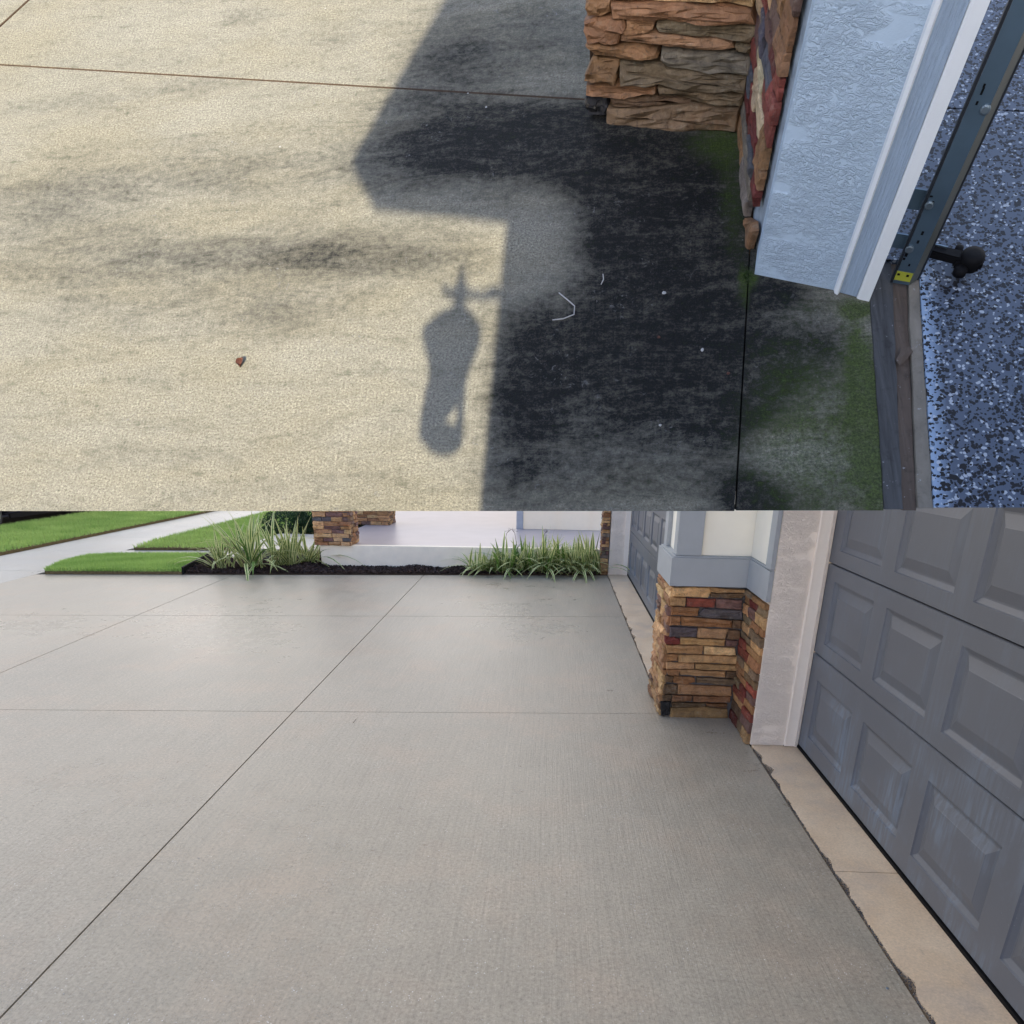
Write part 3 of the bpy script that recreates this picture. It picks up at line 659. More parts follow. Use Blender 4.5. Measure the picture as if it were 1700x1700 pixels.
for du in (-30, 26):
    bar('cage_bar', [(741+du, 644), (738+du, 690), (736+du, 725)], .010)
stack('socket', [(741, 645, 30), (737, 662, 26), (731, 690, 16)], M['lampblack'])
bar('left_shield', [(726, 655), (718, 690), (715, 722)], .030)
stack('base_ring', [(736, 716, 33), (735, 732, 34), (735, 742, 29), (735, 750, 16)], M['lampblack'])
bar('arm', [(765, 484), (785, 490), (805, 492), (828, 489), (868, 500)], .009)
bar('scroll', [(737, 474), (742, 484), (752, 490), (764, 488)], .009)
bar('scroll', [(829, 490), (824, 478), (812, 482), (808, 494)], .007)
bar('scroll', [(790, 535), (797, 543), (795, 552), (785, 548)], .006)

# ================================================================== PLACE B: washed driveway
def structB(name): 
    o = D.objects.new(name, None); COL.objects.link(o); o.matrix_world = MB; o['kind'] = 'structure'; o['_b'] = [0, 0, 0]; return o
YR = -3.1                                                   # unseen ground reaches back this far to block the sun here
o = prism('ground', [(-26, YR), (8, YR), (8, 45), (-26, 45)], -.30, -.06, M['soil'], MB); o['kind'] = 'structure'
dB = structB('driveway')
c1f = lambda x: 3.955+.06*x
c2f = lambda x: 6.454+.0964*x
c3f = lambda x: 8.612+.1255*x
g = .0035
def quadB(x0, x1, f0, f1, n=1, parent=None, mat='clean', top=0, name='slab'):
    return prism(name, [(x0, f0(x0)), (x1, f0(x1)), (x1, f1(x1)), (x0, f1(x0))], top-.08, top, M[mat], MB, parent or dB)
cols = [(-5.75, -3.62-g), (-3.62+g, -1.47-g)]
for x0, x1 in cols:
    quadB(x0, x1, lambda x: YR, lambda x: c1f(x)-.0025)
    quadB(x0, x1, lambda x: c1f(x)+.0025, lambda x: c2f(x)-.0035)
    quadB(x0, x1, lambda x: c2f(x)+.0035, lambda x: c3f(x))
quadB(-1.47+g, 1.104, lambda x: YR, lambda x: c1f(x)-.0025)
quadB(-1.47+g, .706, lambda x: c1f(x)+.0025, lambda x: c2f(x)-.0035)
quadB(-1.47+g, .706, lambda x: c2f(x)+.0035, lambda x: c3f(x))
sw = structB('sidewalk')
for k, y0 in enumerate((YR, 1.2, 3.9, 6.6, 8.1, 9.6, 11.1, 12.6, 14.1, 15.6, 17.1, 18.6, 20.1)):
    y1 = (YR, 1.2, 3.9, 6.6, 8.1, 9.6, 11.1, 12.6, 14.1, 15.6, 17.1, 18.6, 20.1, 21.6)[k+1]
    if y1 <= 8.2: box('slab', -8.9 if y1 < 7 else -7.02, -5.753, y0, y1-.004, -.08, 0, M['walk' if y1 > 7 else 'clean'], MB, sw)
    else: box('slab', -7.02, -5.80, y0, y1-.006, -.08, 0, M['walk'], MB, sw)
fw = structB('front_walk')
prism('slab', [(-5.795, 9.12), (-4.50, 9.32), (-2.9, 9.5), (-2.9, 10.1), (-4.55, 9.95), (-5.795, 9.78)], -.08, 0, M['walk'], MB, fw)
st = structB('street'); box('road', -17, -9.12, YR, 45, -.18, -.12, M['asphalt'], MB, st); box('kerb', -9.11, -8.95, 7, 45, -.18, -.02, M['walk'], MB, st)

# aprons under the doors with chipped outer edge
def apron(name, x0, x1, ys, gr):
    t = structB(name)
    for y0, y1 in ys:
        n = int((y1-y0)/.02); e = []
        for k in range(n+1):
            y = y0+(y1-y0)*k/n; w = abs(noise.noise(Vector((y*6, x0*9, 0))))**2*.09+random.uniform(0, .003); e.append((x0+w, y))
        prism('slab', [(x1, y0), (x1, y1)]+e[::-1], -.07, .006, M['apron'], MB, t)
    return t
apron('near_apron', 1.111, 1.349, [(-1.6, -.2), (-.196, 2.336), (2.340, 3.55)], None)
apron('far_apron', .712, .952, [(4.2, 6.55), (6.553, 8.74)], None)
# rough grout in the chipped edge
for nm, x0, ya, yb in (('joint_grit', 1.108, .6, 3.5), ('joint_grit', .709, 4.2, 8.7)):
    vs, fs = [], []
    for k in range(2600 if x0 > 1 else 900):
        y = random.uniform(ya, yb); m_ = abs(noise.noise(Vector((y*6, (1.111 if x0 > 1 else .712)*9, 0))))**2*.09
        p = Vector((x0+random.uniform(0, m_+.006), y, random.uniform(-.004, .004))); r = random.uniform(.0012, .004); b0 = len(vs)
        vs += [p+Vector((r, 0, 0)), p+Vector((-r*.5, r*.8, 0)), p+Vector((-r*.5, -r*.8, 0)), p+Vector((0, 0, r))]; fs += [(b0, b0+1, b0+3), (b0+1, b0+2, b0+3), (b0+2, b0, b0+3)]
    o = mesh(nm, vs, fs, M['mortar'], MB); o['kind'] = 'stuff'

# garage doors --------------------------------------------------------
def garage_door(label, x, y0, y1, first, rows=4, group=None):
    """sectional door in the plane x, facing -x, from y0 (far) down to y1 (near)"""
    t = thing('garage_door', label, 'garage door', MB, (x, (y0+y1)/2, 0))
    zs_ = [(.022, .529, .11, .415), (.533, .975, .60, .905), (.979, 1.421, 1.047, 1.35), (1.425, 1.87, 1.49, 1.80)][:rows]
    ks = []; y = first
    while y-.445 > y1+.03: ks.append((y-.445, y)); y -= .565
    for (z0, z1, pa, pb) in zs_:
        vs, fs = [], []
        def q(ya, yb, za, zb, xx=x):
            b = len(vs); vs.extend([(xx, ya, za), (xx, yb, za), (xx, yb, zb), (xx, ya, zb)]); fs.append((b, b+3, b+2, b+1))
        q(y1, y0, z0+.003, pa); q(y1, y0, pb, z1-.003)
        edges = [y1]+[e for k in ks[::-1] for e in k]+[y0]
        for i in range(0, len(edges), 2): q(edges[i], edges[i+1], pa, pb)
        b = len(vs)   # section returns into the seam and back plate
        vs += [(x, y1, z0+.003), (x, y0, z0+.003), (x, y0, z1-.003), (x, y1, z1-.003), (x+.006, y1, z0), (x+.006, y0, z0), (x+.006, y0, z1), (x+.006, y1, z1), (x+.04, y1, z0), (x+.04, y0, z0), (x+.04, y0, z1), (x+.04, y1, z1)]
        fs += [(b, b+1, b+5, b+4), (b+3, b+7, b+6, b+2), (b+4, b+5, b+9, b+8), (b+7, b+11, b+10, b+6), (b+8, b+9, b+10, b+11), (b+1, b+2, b+10, b+9), (b, b+8, b+11, b+3)]
        sec = mesh('door_section', vs, fs, M['door'], MB, t)
        for (ya, yb) in ks:
            vs, fs = [], []
            rings = [(0, 0), (.003, .006), (.020, .0145), (.026, .0145), (.064, .004), (.066, .003)]
            for ins, d in rings:
                vs += [(x+d, ya+ins, pa+ins), (x+d, yb-ins, pa+ins), (x+d, yb-ins, pb-ins), (x+d, ya+ins, pb-ins)]
            for r_ in range(len(rings)-1):
                for k in range(4): fs.append((r_*4+k, (r_+1)*4+k, (r_+1)*4+(k+1) % 4, r_*4+(k+1) % 4))
            L_ = (len(rings)-1)*4; fs.append((L_, L_+3, L_+2, L_+1))
            mesh('raised_panel', vs, fs, M['door'], MB, sec)
    box('bottom_seal', x-.006, x+.03, y1, y0, .004, .019, M['black'], MB, t)
    return t
garage_door('wide grey panelled garage door nearest the camera at the right edge', 1.355, 3.54, -1.5, 3.43)
garage_door('narrow grey garage door beyond the stone pillar, seen edge on', .955, 8.73, 4.42, 8.62)

# near wall end and trim
wB = thing('stucco_wall', 'cream stucco wall end between stone pillar and the near grey garage door', 'wall', MB, (1.2, 3.6, 0))
box('stucco', 1.106, 1.279, 3.545, 3.75, .008, 2.1, M['stuccoB'], MB, wB)
box('bead', 1.2795, 1.289, 3.528, 3.60, .010, 2.1, M['creamtrim'], MB, wB, bev=.003)
box('trim_board', 1.2895, 1.334, 3.532, 3.62, .010, 2.1, M['creamtrim'], MB, wB)
prism('jamb', [(1.3345, 3.528), (1.353, 3.536), (1.3535, 3.62), (1.3345, 3.62)], .008, 2.1, M['creamtrim'], MB, wB)
box('backing', 1.40, 1.55, -1.5, 3.75, 0, 2.1, M['stuccoB'], MB, wB)
# pillar
pB = thing('stone_pillar', 'stone clad pillar foot with blue grey sill band between the two garage doors', 'pillar', MB, (.9, 4.1, 0))
prism('core', [(.697, 3.972), (1.112, 3.972), (1.112, 3.56), (1.13, 3.56), (1.2, 3.75), (1.2, 4.44), (.697, 4.44)], 0, .772, M['mortar'], MB, pB)
X, Y, Z = Vector((1, 0, 0)), Vector((0, 1, 0)), Vector((0, 0, 1))
FB = [([(215, 140), (545, 140), (560, 188), (535, 230), (205, 222)], 'ltan'), ([(555, 140), (880, 160), (880, 188), (562, 187)], 'tan'), ([(562, 195), (880, 197), (850, 245), (562, 233)], 'dbrown'),
 ([(185, 228), (330, 238), (320, 316), (190, 303)], 'tan'), ([(342, 240), (608, 250), (604, 328), (335, 318)], 'red'), ([(615, 249), (860, 262), (850, 348), (613, 333)], 'purple'),
 ([(193, 322), (450, 337), (438, 408), (190, 398)], 'brown'), ([(458, 382), (500, 340), (858, 357), (850, 432), (500, 425)], 'slate'), ([(180, 410), (280, 414), (278, 500), (180, 495)], 'brown'),
 ([(288, 412), (760, 447), (750, 518), (285, 500)], 'brown'), ([(768, 450), (850, 455), (845, 530), (762, 522)], 'dbrown'), ([(183, 508), (435, 520), (430, 604), (180, 600)], 'slate'),
 ([(442, 522), (725, 535), (700, 618), (437, 608)], 'tan'), ([(730, 540), (840, 545), (835, 633), (712, 623)], 'dbrown'), ([(135, 592), (272, 618), (270, 672), (135, 670)], 'dred'),
 ([(278, 612), (695, 632), (693, 688), (276, 675)], 'tan'), ([(703, 635), (820, 645), (800, 695), (700, 690)], 'purple'), ([(140, 680), (490, 688), (485, 766), (150, 755)], 'tan'), ([(498, 692), (790, 710), (790, 773), (495, 767)], 'ltan'),
 ([(150, 765), (255, 770), (250, 830), (150, 830)], 'brown'), ([(262, 770), (810, 790), (800, 853), (262, 838)], 'tan'), ([(150, 840), (410, 850), (405, 903), (150, 900)], 'tan'), ([(415, 855), (820, 870), (820, 923), (415, 905)], 'tan'),
 ([(150, 908), (272, 910), (265, 965), (160, 960)], 'brown'), ([(280, 910), (703, 930), (695, 985), (280, 958)], 'tan'), ([(712, 932), (820, 935), (800, 988), (708, 985)], 'dbrown'), ([(135, 970), (210, 975), (205, 1038), (140, 1030)], 'dbrown'),
 ([(215, 972), (415, 985), (415, 1028), (340, 1048), (210, 1038)], 'brown'), ([(425, 985), (780, 1000), (790, 1058), (430, 1035)], 'olive'), ([(125, 1050), (250, 1055), (245, 1138), (120, 1135)], 'dbrown'), ([(255, 1052), (760, 1072), (750, 1155), (250, 1140)], 'tan'),
 ([(115, 1148), (196, 1150), (190, 1205), (112, 1205)], 'dbrown'), ([(200, 1150), (385, 1160), (380, 1203), (195, 1208)], 'brown'), ([(395, 1157), (745, 1165), (740, 1220), (395, 1213)], 'brown'),
 ([(190, 1217), (510, 1225), (500, 1260), (195, 1262)], 'dbrown'), ([(520, 1227), (720, 1235), (715, 1268), (520, 1255)], 'brown'), ([(190, 1272), (500, 1264), (715, 1285), (720, 1360), (180, 1358)], 'tan'), ([(90, 1212), (188, 1215), (184, 1330), (95, 1340)], 'black')]
px_stones(pB, MB, Vector((.686, 3.966, 0)), X, -Y, FB, 5.667, 1080, 950, .016)
course_stones(pB, MB, Vector((1.102, 3.958, 0)), -Y, -X, .40, 0, .76, (.04, .065), (.10, .24), ('tan', 'olive', 'tan', 'dred', 'brown', 'olive', 'brown', 'dbrown', 'red', 'purple'), .016)
course_stones(pB, MB, Vector((.692, 3.965, 0)), Y, -X, .46, 0, .76, (.035, .06), (.10, .22), ('tan', 'brown', 'purple', 'tan', 'ltan', 'brown', 'tan'), .02)
prism('sill_band', [(.664, 4.44), (.664, 3.935), (1.082, 3.935), (1.082, 3.552), (1.104, 3.552), (1.104, 3.76), (1.2, 3.76), (1.2, 4.44)], .774, .925, M['bluetrim'], MB, pB)
prism('sill_bevel', [(.676, 4.43), (.676, 3.947), (1.092, 3.947), (1.092, 3.554), (1.102, 3.554), (1.102, 3.76), (1.2, 3.76), (1.2, 4.43)], .926, .934, M['bluetrim'], MB, pB)
prism('post', [(.715, 4.42), (.715, 3.985), (1.118, 3.985), (1.118, 3.70), (1.2, 3.70), (1.2, 4.42)], .935, 1.9, M['panel'], MB, pB)
box('corner_board', .690, .825, 3.955, 3.984, .935, 1.9, M['bluetrim'], MB, pB, bev=.003)
box('corner_board', .690, .714, 3.985, 4.06, .935, 1.9, M['bluetrim'], MB, pB)
box('corner_board', .690, .714, 4.33, 4.43, .935, 1.9, M['bluetrim'], MB, pB)
box('corner_board', 1.083, 1.1035, 3.552, 3.64, .935, 1.9, M['bluetrim'], MB, pB)
box('inner_panel', 1.10, 1.117, 3.65, 3.984, .936, 1.9, M['panel'], MB, pB)
# far garage end
wF = thing('stucco_wall', 'far cream stucco wall end at the end of the narrow garage door', 'wall', MB, (.85, 8.8, 0))
box('stucco', .722, .895, 8.742, 8.95, .0, 2.2, M['stuccoB'], MB, wF)
box('trim_board', .8955, .950, 8.725, 8.90, .0, 2.2, M['creamtrim'], MB, wF)
pF = thing('stone_pillar', 'slim stone strip beside the far stucco wall end and the striped plants', 'pillar', MB, (.68, 8.8, 0))
box('core', .640, .715, 8.76, 8.95, 0, 1.2, M['mortar'], MB, pF)
course_stones(pF, MB, Vector((.625, 8.76, 0)), X, -Y, .09, 0, 1.1, (.03, .06), (.04, .09), ('tan', 'brown', 'purple', 'ltan', 'grey'), .02)
course_stones(pF, MB, Vector((.640, 8.76, 0)), Y, -X, .18, 0, 1.1, (.03, .06), (.05, .12), ('tan', 'brown', 'purple', 'ltan', 'grey'), .02)

# porch ----------------------------------------------------------------
pf = lambda x: 8.78+.05*(x+2.78)
po = thing('porch', 'raised porch with white stucco edge and glossy pinkish floor', 'porch', MB, (-1, 9.5, 0))
prism('stucco_edge', [(-2.785, pf(-2.785)), (.63, pf(.63)), (.63, pf(.63)+.06), (-2.785, pf(-2.785)+.06)], 0, .272, M['stuccoW'], MB, po)
prism('curb_top', [(-2.785, pf(-2.785)+.061), (.63, pf(.63)+.061), (.63, pf(.63)+.10), (-2.785, pf(-2.785)+.10)], 0, .271, M['stuccoW'], MB, po)
prism('floor', [(-2.785, pf(-2.785)+.101), (.80, pf(.80)+.101), (.80, 17), (-2.785, 17)], 0, .268, M['porchfloor'], MB, po)
sl = thing('step_slab', 'low grey concrete step beside the white porch edge', 'step', MB, (-3.2, 9.6, 0))
box('tread', -4.0, -2.79, 9.18, 10.75, .13, .15, M['walk'], MB, sl); box('riser', -3.98, -2.80, 9.2, 10.7, 0, .129, M['thr3'], MB, sl)
bw = thing('porch_wall', 'beige batten wall with grey corner board behind the porch', 'wall', MB, (.1, 11, .27))
box('panel', -.40, .80, 10.98, 11.1, .27, 2.2, M['beige'], MB, bw)
box('corner_board', -.50, -.402, 10.955, 11.12, .27, 2.2, M['greytrim'], MB, bw)
box('side_panel', -.47, -.402, 11.125, 16.5, .27, 2.2, M['beige'], MB, bw)
for x in (.11, .60): box('batten', x-.008, x+.008, 10.968, 10.979, .272, 2.2, M['beige'], MB, bw)
def porch_col(label, x0, x1, y0, y1, z0):
    t = thing('porch_column', label, 'column', MB, ((x0+x1)/2, (y0+y1)/2, z0), 'stone porch columns')
    box('core', x0+.02, x1-.02, y0+.02, y1-.02, z0, z0+1.1, M['mortar'], MB, t)
    course_stones(t, MB, Vector((x0, y0+.02, 0)), X, -Y, x1-x0, z0, z0+.95, (.035, .06), (.09, .22), ('ltan', 'tan', 'ltan', 'slate', 'brown', 'tan', 'purple', 'orange'), .02)
    course_stones(t, MB, Vector((x1-.02, y0, 0)), Y, X, y1-y0, z0, z0+.95, (.035, .06), (.07, .2), ('brown', 'dbrown', 'purple', 'tan'), .02)
    course_stones(t, MB, Vector((x0+.02, y0, 0)), Y, -X, y1-y0, z0, z0+.95, (.035, .06), (.09, .2), ('ltan', 'tan', 'brown'), .02)
    box('cap', x0-.02, x1+.02, y0-.02, y1+.02, z0+1.101, z0+1.16, M['bluetrim'], MB, t)
porch_col('tan ledge-stone porch column standing on the white porch corner', -2.84, -2.39, 8.745, 9.12, .273)
porch_col('second stone porch column farther back on the porch floor', -2.97, -2.42, 11.05, 11.5, .269)

# planting bed ---------------------------------------------------------
bed = prism('mulch_bed', [(-4.16, c3f(-4.16)+.005), (.62, c3f(.62)+.005), (.63, 8.94), (-2.79, 8.78), (-2.79, 9.19), (-3.98, 9.19), (-4.40, 9.42)], -.05, .012, M['soil'], MB); bed['kind'] = 'structure'
def scatter_tris(name, n, gen, mat, fr, kind='stuff', label=None):
    V = np.zeros((n*3, 3)); rn = np.zeros(n*3)
    V, rn = gen(n)
    me = D.meshes.new(name); nt_ = len(V)//3
    me.vertices.add(len(V)); me.vertices.foreach_set('co', V.astype(np.float32).ravel())
    me.loops.add(len(V)); me.loops.foreach_set('vertex_index', np.arange(len(V), dtype=np.int32))
    me.polygons.add(nt_); me.polygons.foreach_set('loop_start', np.arange(nt_, dtype=np.int32)*3); me.update(calc_edges=True)
    at = me.attributes.new('rnd', 'FLOAT', 'POINT'); at.data.foreach_set('value', rn.astype(np.float32))
    me.materials.append(mat); o = D.objects.new(name, me); COL.objects.link(o); o.matrix_world = fr; o['kind'] = kind; return o
def inpoly(x, y, poly):
    ins = np.zeros(x.shape, bool); n = len(poly)
    for i in range(n):
        x0, y0 = poly[i]; x1, y1 = poly[(i+1) % n]
        c = ((y0 > y) != (y1 > y)) & (x < (x1-x0)*(y-y0)/(y1-y0+1e-9)+x0); ins ^= c
    return ins
def rpts(n, poly):
    xs = [p[0] for p in poly]; ys = [p[1] for p in poly]; X_, Y_ = [], []
    tot = 0
    while tot < n:
        x = np.random.uniform(min(xs), max(xs), n*2); y = np.random.uniform(min(ys), max(ys), n*2); k = inpoly(x, y, poly); X_.append(x[k]); Y_.append(y[k]); tot += k.sum()
    return np.concatenate(X_)[:n], np.concatenate(Y_)[:n]
bedpoly = [(-4.14, c3f(-4.14)+.02), (.60, c3f(.60)+.02), (.62, 8.93), (-2.80, 8.77), (-2.80, 9.18), (-3.96, 9.18), (-4.36, 9.38)]
def chips(n):
    x, y = rpts(n, bedpoly); L = np.random.uniform(.008, .026, n); w = L*np.random.uniform(.25, .5, n); a = np.random.uniform(0, 6.28, n)
    hump = .012+.03*np.clip(np.sin(x*7)*np.sin(x*3.1+1), 0, 1)*np.clip((y-(8.62+.1255*x))/.2, 0, 1)
    z = hump+np.random.uniform(0, .022, n); tz = np.random.uniform(-.6, .6, n)
    c, s = np.cos(a), np.sin(a)
    A_ = np.stack([x+c*L, y+s*L, z+tz*L], 1); B_ = np.stack([x-c*L, y-s*L, z-tz*L], 1); o2 = np.random.uniform(-.012, .012, n)
    C_ = np.stack([x-s*w, y+c*w, z+o2+.004], 1); D_ = np.stack([x+s*w, y-c*w, z-o2+.004], 1)
    V = np.stack([A_, C_, B_, A_, B_, D_], 1).reshape(-1, 3); r = np.random.beta(1.2, 3, n); return V, np.repeat(r, 6)
scatter_tris('mulch', 16000, chips, M['mulch'], MB)
edg = tag(prism('garden_edging', [(-4.185, c3f(-4.18)+.01), (-4.165, c3f(-4.165)+.01), (-4.395, 9.46), (-4.415, 9.46)], -.03, .085, M['black'], MB, None, (-4.2, 8.2, 0)), 'low black plastic edging strip between the near lawn and the mulch', 'edging')

# lawns
def lawn(name, poly, n, h, base=.035):
    s = prism(name+'_turf', poly, -.05, base, M['thatch'], MB); s['kind'] = 'structure'
    def gen(n):
        x, y = rpts(n, poly); hh = np.random.uniform(.55, 1.15, n)*h; a = np.random.uniform(0, 6.28, n); w = np.random.uniform(.0025, .0055, n)*(1+.06*np.maximum(y-8, 0))
        c, s_ = np.cos(a), np.sin(a); lx, ly = np.random.normal(0, .35, n)*hh, np.random.normal(0, .35, n)*hh
        z0 = np.full(n, base-.005)
        A_ = np.stack([x-c*w, y-s_*w, z0], 1); B_ = np.stack([x+c*w, y+s_*w, z0], 1); C_ = np.stack([x+lx, y+ly, z0+hh], 1)
        r = np.clip(np.random.uniform(0, .6, n)+.45*(.5+.5*np.sin(x*5.1+np.sin(y*3.3)*2)*np.sin(y*4.7+1.3*np.sin(x*2.9))), 0, 1); return np.stack([A_, B_, C_], 1).reshape(-1, 3), np.repeat(r, 3)
    return scatter_tris(name, n, gen, M['grass'], MB)
wig = lambda x, y, a=.03: (x+random.uniform(-a, a)*.5, y+random.uniform(-a, a))
near = [(-5.66, c3f(-5.66)+.02), (-5.1, c3f(-5.1)+.01), (-4.6, c3f(-4.6)+.01), (-4.19, c3f(-4.19)+.01), (-4.40, 9.30), (-4.9, 9.26), (-5.45, 9.16), (-5.80, 9.0), (-5.83, 8.5)]
lawn('near_lawn', near, 42000, .055)
mid = [(-5.68, 9.80), (-4.56, 9.97), (-4.0, 10.1), (-4.0, 24), (-5.80, 24), (-5.80, 10.6)]
lawn('middle_lawn', mid, 90000, .055)
farp = [(-8.94, 7.3), (-7.05, 7.3), (-7.03, 12), (-7.03, 26), (-8.93, 26)]
lawn('verge_lawn', farp, 130000, .06)

# striped strap-leaved plants
leafmeshes = []
def leafmesh(k):
    n = 7; L = 1.0; vs, fs, mi = [], [], []; droop = (.15, .35, .6, .9, 1.2, 1.6)[k % 6]; lean = (.10, .25, .4, .5, .65, .75)[k % 6]
    rnd = random.random()
    for i in range(n+1):
        t = i/n; x = lean*t*.9+droop*.35*t*t; z = t*(1-.18*lean)-droop*.42*t**2.6; w = .0165*min(1, (1-t)*2.6+.03)*(.7+.6*min(1, t*3))
        tw = .25*math.sin(t*3+k)
        for q, dz in ((-1, .004), (-.42, 0), (.42, 0), (1, .004)): vs.append((x+q*w*tw, q*w, z+dz))
    for i in range(n):
        for q in range(3): fs.append((i*4+q, i*4+q+1, i*4+q+5, i*4+q+4)); mi.append(0 if q == 1 else 1)
    me = D.meshes.new('leaf'); me.from_pydata(vs, [], fs); me.materials.append(M['leafgreen']); me.materials.append(M['leafcream']); me.polygons.foreach_set('material_index', mi); me.update()
    at = me.attributes.new('rnd', 'FLOAT', 'POINT'); at.data.foreach_set('value', [min(1, max(0, rnd*.7+.3*(v[2])))for v in vs]); return me
def greenleaf(k):
    me = leafmesh(k).copy(); me.materials.clear(); me.materials.append(M['leafgreen']); me.materials.append(M['leafgreen']); return me
LM = [leafmesh(k) for k in range(18)]; LG = [greenleaf(k) for k in range(6)]
def clump(label, x, y, h, n, spread=.05, lean=1.0, green=.1, group='striped strap-leaved plants in the bed'):
    t = thing('striped_plant', label, 'plant', MB, (x, y, .012), group)
    for k in range(n):
        me = random.choice(LG) if random.random() < green else random.choice(LM)
        if random.random() < .4 and lean < 1: me = LM[random.choice((0, 1, 6, 7, 12, 13))]
        o = D.objects.new('leaf', me); COL.objects.link(o); o.parent = t
        s_ = h*random.uniform(.55, 1.15); a = random.uniform(0, 6.28)
        o.matrix_local = Matrix.Translation((random.gauss(0, spread), random.gauss(0, spread*.6), 0)) @ Matrix.Rotation(a, 4, 'Z') @ Matrix.Rotation(random.uniform(-.15, .42), 4, 'Y') @ Matrix.Diagonal((s_, .55+s_*.5, s_, 1))
    return t
clump('tall striped plant at the mulch corner beside the black edging, leftmost clump', -3.86, 8.43, .46, 46, .05, .8)
clump('tallest upright striped plant, second clump from the black edging', -3.55, 8.50, .74, 64, .08, .8)
clump('striped plant in front of the grey step, third clump from the black edging', -3.20, 8.72, .66, 52, .08, .8)
clump('arching striped plant nearest the grey step riser', -2.98, 8.86, .50, 40, .06, 1)
for i, (x, y, h, n, gr, lb) in enumerate([(-.78, 8.68, 0.38, 60, .2, 'leftmost striped plant of the row against the white porch edge'), (-.52, 8.70, 0.47, 69, .35, 'second striped plant of the porch row, thick with green leaves'), (-.30, 8.74, 0.45, 66, .55, 'greenest striped plant of the porch row'),
    (-.08, 8.72, 0.56, 69, .2, 'tallest striped plant in the middle of the porch row'), (.14, 8.76, 0.49, 69, .1, 'arching pale striped plant right of the middle of the porch row'), (.34, 8.76, 0.49, 69, .08, 'fifth pale striped plant of the porch row'), (.52, 8.80, 0.52, 69, .08, 'rightmost striped plant against the stone strip')]):
    clump(lb, x, y, h, n, .075, 1, gr, 'striped plants along the porch edge')
# dry flower stalks
for x, y, a in ((-.62, 8.8, .3), (-.35, 8.8, -.2), (-.15, 8.8, .25)):
    vs, fs = [], []; p = [Vector((x, y, .02)), Vector((x+a*.2, y, .3)), Vector((x+a*.35, y, .46)), Vector((x+a*.5, y, .5))]; tube(vs, fs, p, .0025, 5)
    for k in range(4):
        q = p[2].lerp(p[3], k/4); tube(vs, fs, [q, q+Vector((random.uniform(-.03, .03), 0, .03)), q+Vector((random.uniform(-.05, .05), 0, .02))], .0015, 4)
    tag(mesh('flower_stalk', vs, fs, M['twig'], MB, None, p[0]), {-.62: 'leftmost thin dry flower stalk over the porch row of plants', -.35: 'middle thin dry flower stalk leaning left over the porch plants', -.15: 'rightmost thin dry flower stalk over the porch plants'}[x], 'stalk', 'dry stalks in the porch row')

# clipped shrubs behind the step
def shrub(label, x, y, rx, ry, rz, n):
    t = thing('dark_shrub', label, 'shrub', MB, (x, y, 0), 'dark shrubs behind the step')
    vs, fs = [], []; tube(vs, fs, [(x, y, 0), (x+.02, y, rz*.8)], [.03, .015]); 
    for k in range(7):
        a = k*.9; tube(vs, fs, [(x, y, rz*.3), (x+math.cos(a)*rx*.7, y+math.sin(a)*ry*.7, rz*(.8+.1*(k % 4)))], [.012, .005], 5)
    mesh('stem', vs, fs, M['twig'], MB, t)
    d = np.random.normal(size=(n, 3)); d /= np.linalg.norm(d, axis=1)[:, None]; rr = np.random.uniform(.55, 1.0, n)**.5
    lump = 1+.16*np.sin(d[:, 0]*9+x*5)*np.sin(d[:, 1]*8)+.12*np.sin(d[:, 2]*11+y)
    c = np.stack([x+d[:, 0]*rx*rr*lump, y+d[:, 1]*ry*rr*lump, rz+d[:, 2]*rz*.95*rr*lump], 1)-np.array([x, y, 0])
    a = np.random.normal(size=(n, 3)); a /= np.linalg.norm(a, axis=1)[:, None]; b = np.cross(a, np.random.normal(size=(n, 3))); b /= np.linalg.norm(b, axis=1)[:, None]
    L = np.random.uniform(.008, .018, n)[:, None]; V = np.stack([c+a*L, c+b*L*.5, c-a*L, c+a*L, c-a*L, c-b*L*.5], 1).reshape(-1, 3)
    me = D.meshes.new('foliage'); me.vertices.add(len(V)); me.vertices.foreach_set('co', V.astype(np.float32).ravel()); me.loops.add(len(V)); me.loops.foreach_set('vertex_index', np.arange(len(V), dtype=np.int32))
    me.polygons.add(n*2); me.polygons.foreach_set('loop_start', np.arange(n*2, dtype=np.int32)*3); me.update(calc_edges=True)
    at = me.attributes.new('rnd', 'FLOAT', 'POINT'); at.data.foreach_set('value', np.repeat(np.random.beta(1.5, 2, n), 6).astype(np.float32)); me.materials.append(M['shrub'])
    o = D.objects.new('foliage', me); COL.objects.link(o); o.parent = t; o['kind'] = 'stuff'
shrub('low dark green shrub showing behind the tall striped plants', -4.05, 11.3, .42, .42, .22, 9000)
shrub('dark green shrub in the middle behind the grey step', -3.62, 11.35, .36, .40, .25, 9000)
shrub('tallest dark green shrub touching the first stone porch column', -3.22, 11.3, .34, .40, .33, 10000)

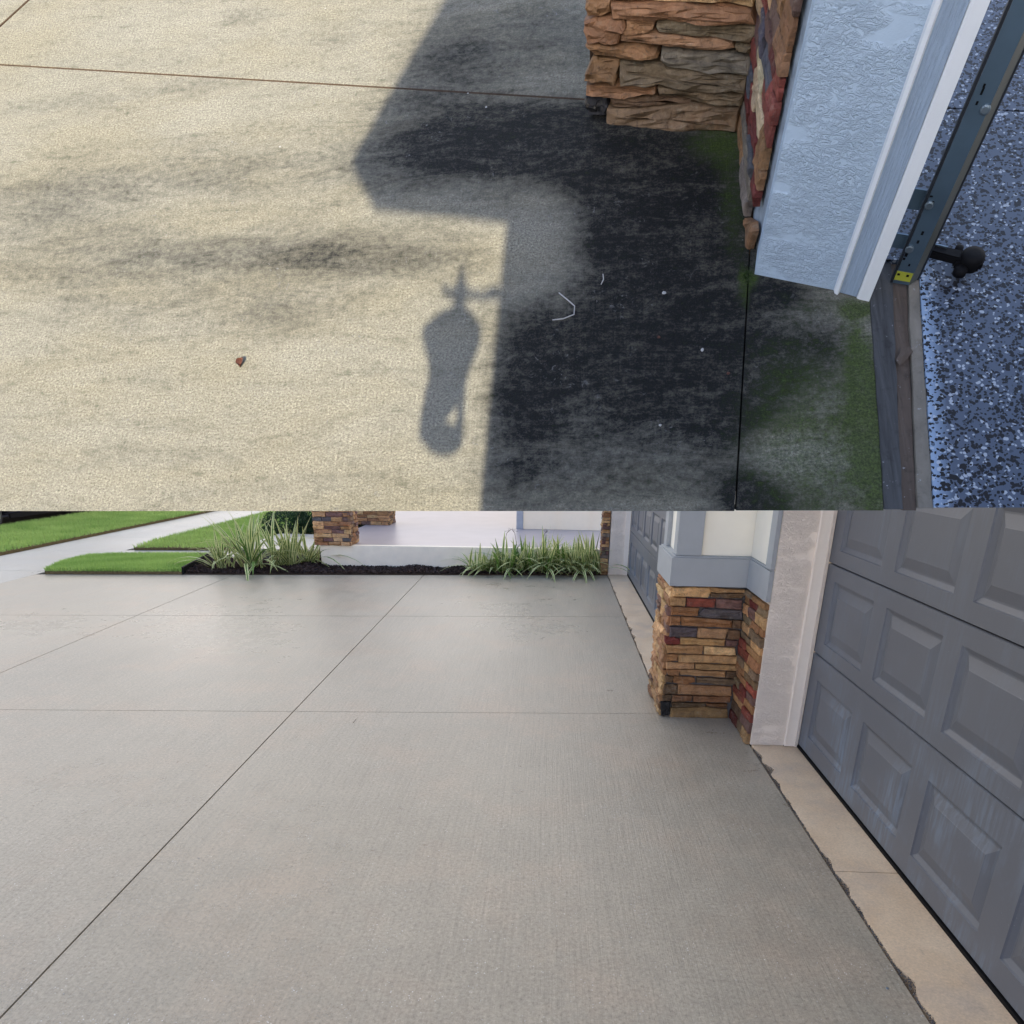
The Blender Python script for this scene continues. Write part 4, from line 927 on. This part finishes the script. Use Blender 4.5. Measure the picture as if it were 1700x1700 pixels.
# parked car beyond the verge
car = thing('parked_car', 'dark car parked at the kerb beyond the verge, alloy wheel at the photo edge', 'car', MB, (-10.2, 13.9, -.12))
prof = [(11.0, .22), (11.05, .62), (11.25, .82), (12.1, .95), (12.9, 1.36), (14.6, 1.40), (15.7, .98), (16.7, .88), (16.85, .55), (16.8, .22)]
def side(x0, x1, pr, z0=-.12, name='body', mat='carpaint'):
    n = len(pr); vs = [(x0, y, z+z0) for y, z in pr]+[(x1, y, z+z0) for y, z in pr]
    fs = [tuple(range(n)), tuple(range(2*n-1, n-1, -1))]+[(i, n+i, n+(i+1) % n, (i+1) % n) for i in range(n)]
    return mesh(name, vs, fs, M[mat], MB, car)
b = side(-11.05, -9.36, prof); bm = bmesh.new(); bm.from_mesh(b.data); bmesh.ops.recalc_face_normals(bm, faces=bm.faces); bmesh.ops.bevel(bm, geom=bm.edges[:], offset=.06, segments=3, affect='EDGES', clamp_overlap=True); bm.to_mesh(b.data); bm.free(); b.data.polygons.foreach_set('use_smooth', [True]*len(b.data.polygons))
side(-9.365, -9.35, [(12.35, .98), (13.0, 1.30), (13.7, 1.33), (13.7, .98)], name='window', mat='glass'); side(-9.365, -9.35, [(13.78, .98), (13.78, 1.33), (14.5, 1.34), (15.3, .98)], name='window', mat='glass')
side(-9.37, -9.345, [(12.55, .20), (12.55, .27), (15.15, .27), (15.15, .20)], name='sill_trim', mat='black')
for yy in (12.02, 15.62):
    for xx in (-9.42, -10.98):
        w = lathe('wheel', (xx-.1, yy, .20), [(.26, 0), (.325, .02), (.335, .10), (.325, .19), (.26, .21)], M['tyre'], MB, car, 28, 'x')
        lathe('rim', (xx-.11, yy, .20), [(.02, .0), (.24, .01), (.25, .218), (.235, .224), (.21, .205)], M['darksteel'], MB, w, 24, 'x')
        vs, fs = [], []
        for k in range(7):
            a = k*2*math.pi/7; c0 = Vector((xx+.110, yy, .20)); d = Vector((0, math.cos(a), math.sin(a))); tt = Vector((0, -math.sin(a), math.cos(a)))
            for sg in (-1, 1):
                b0 = len(vs); vs += [c0+d*.03-tt*.012+tt*sg*.018, c0+d*.03+tt*.012+tt*sg*.018, c0+d*.235+tt*(.012+sg*.034), c0+d*.235+tt*(-.012+sg*.034)]
                vs += [v+Vector((-.02, 0, 0)) for v in vs[b0:b0+4]]; fs += [(b0, b0+1, b0+2, b0+3), (b0, b0+4, b0+5, b0+1), (b0+1, b0+5, b0+6, b0+2), (b0+2, b0+6, b0+7, b0+3), (b0+3, b0+7, b0+4, b0)]
        mesh('spokes', vs, fs, M['alloy'], MB, w)
        lathe('rim_ring', (xx+.095, yy, .20), [(.228, 0), (.255, 0), (.258, .016), (.245, .02), (.228, .014)], M['alloy'], MB, w, 28, 'x')

# bits on the washed driveway
def twig(u, v, du, dv, label):
    p, q = gB(u, v, .003), gB(u+du, v+dv, .004); vs, fs = [], []; tube(vs, fs, [p, p.lerp(q, .5)+Vector((.002, .004, .001)), q], .0012, 5); tag(mesh('twig', vs, fs, M['twig'], MB, None, p), label, 'twig', 'twigs on the washed driveway')
twig(1008, 1146, 10, 1, 'thin dark twig on the washed slab near the far apron'); twig(586, 1200, 5, -6, 'thin dark twig just below the cross joint of the washed slab')
twig(1310, 1303, 9, 1, 'short dark twig on the tan sill slab of the near door')
crumb('glass_chip', 'small bluish glass chip on the washed slab at the lower right', 'chip', MB, gB(1473, 1641), .0055, M['bolt'], .3)
for u, v, lb in ((106, 1650, 'pale chip beside the long joint on the washed slab'), (1532, 1687, 'pale chip by the tan apron edge at the photo bottom'), (330, 1425, 'tiny pale chip in the middle of the washed slab')): crumb('pale_chip', lb, 'chip', MB, gB(u, v), .003, M['chip'], .35, 'pale chips on the washed driveway')

for o in D.objects:
    if '_b' in o: del o['_b']
S.render.engine = 'CYCLES'
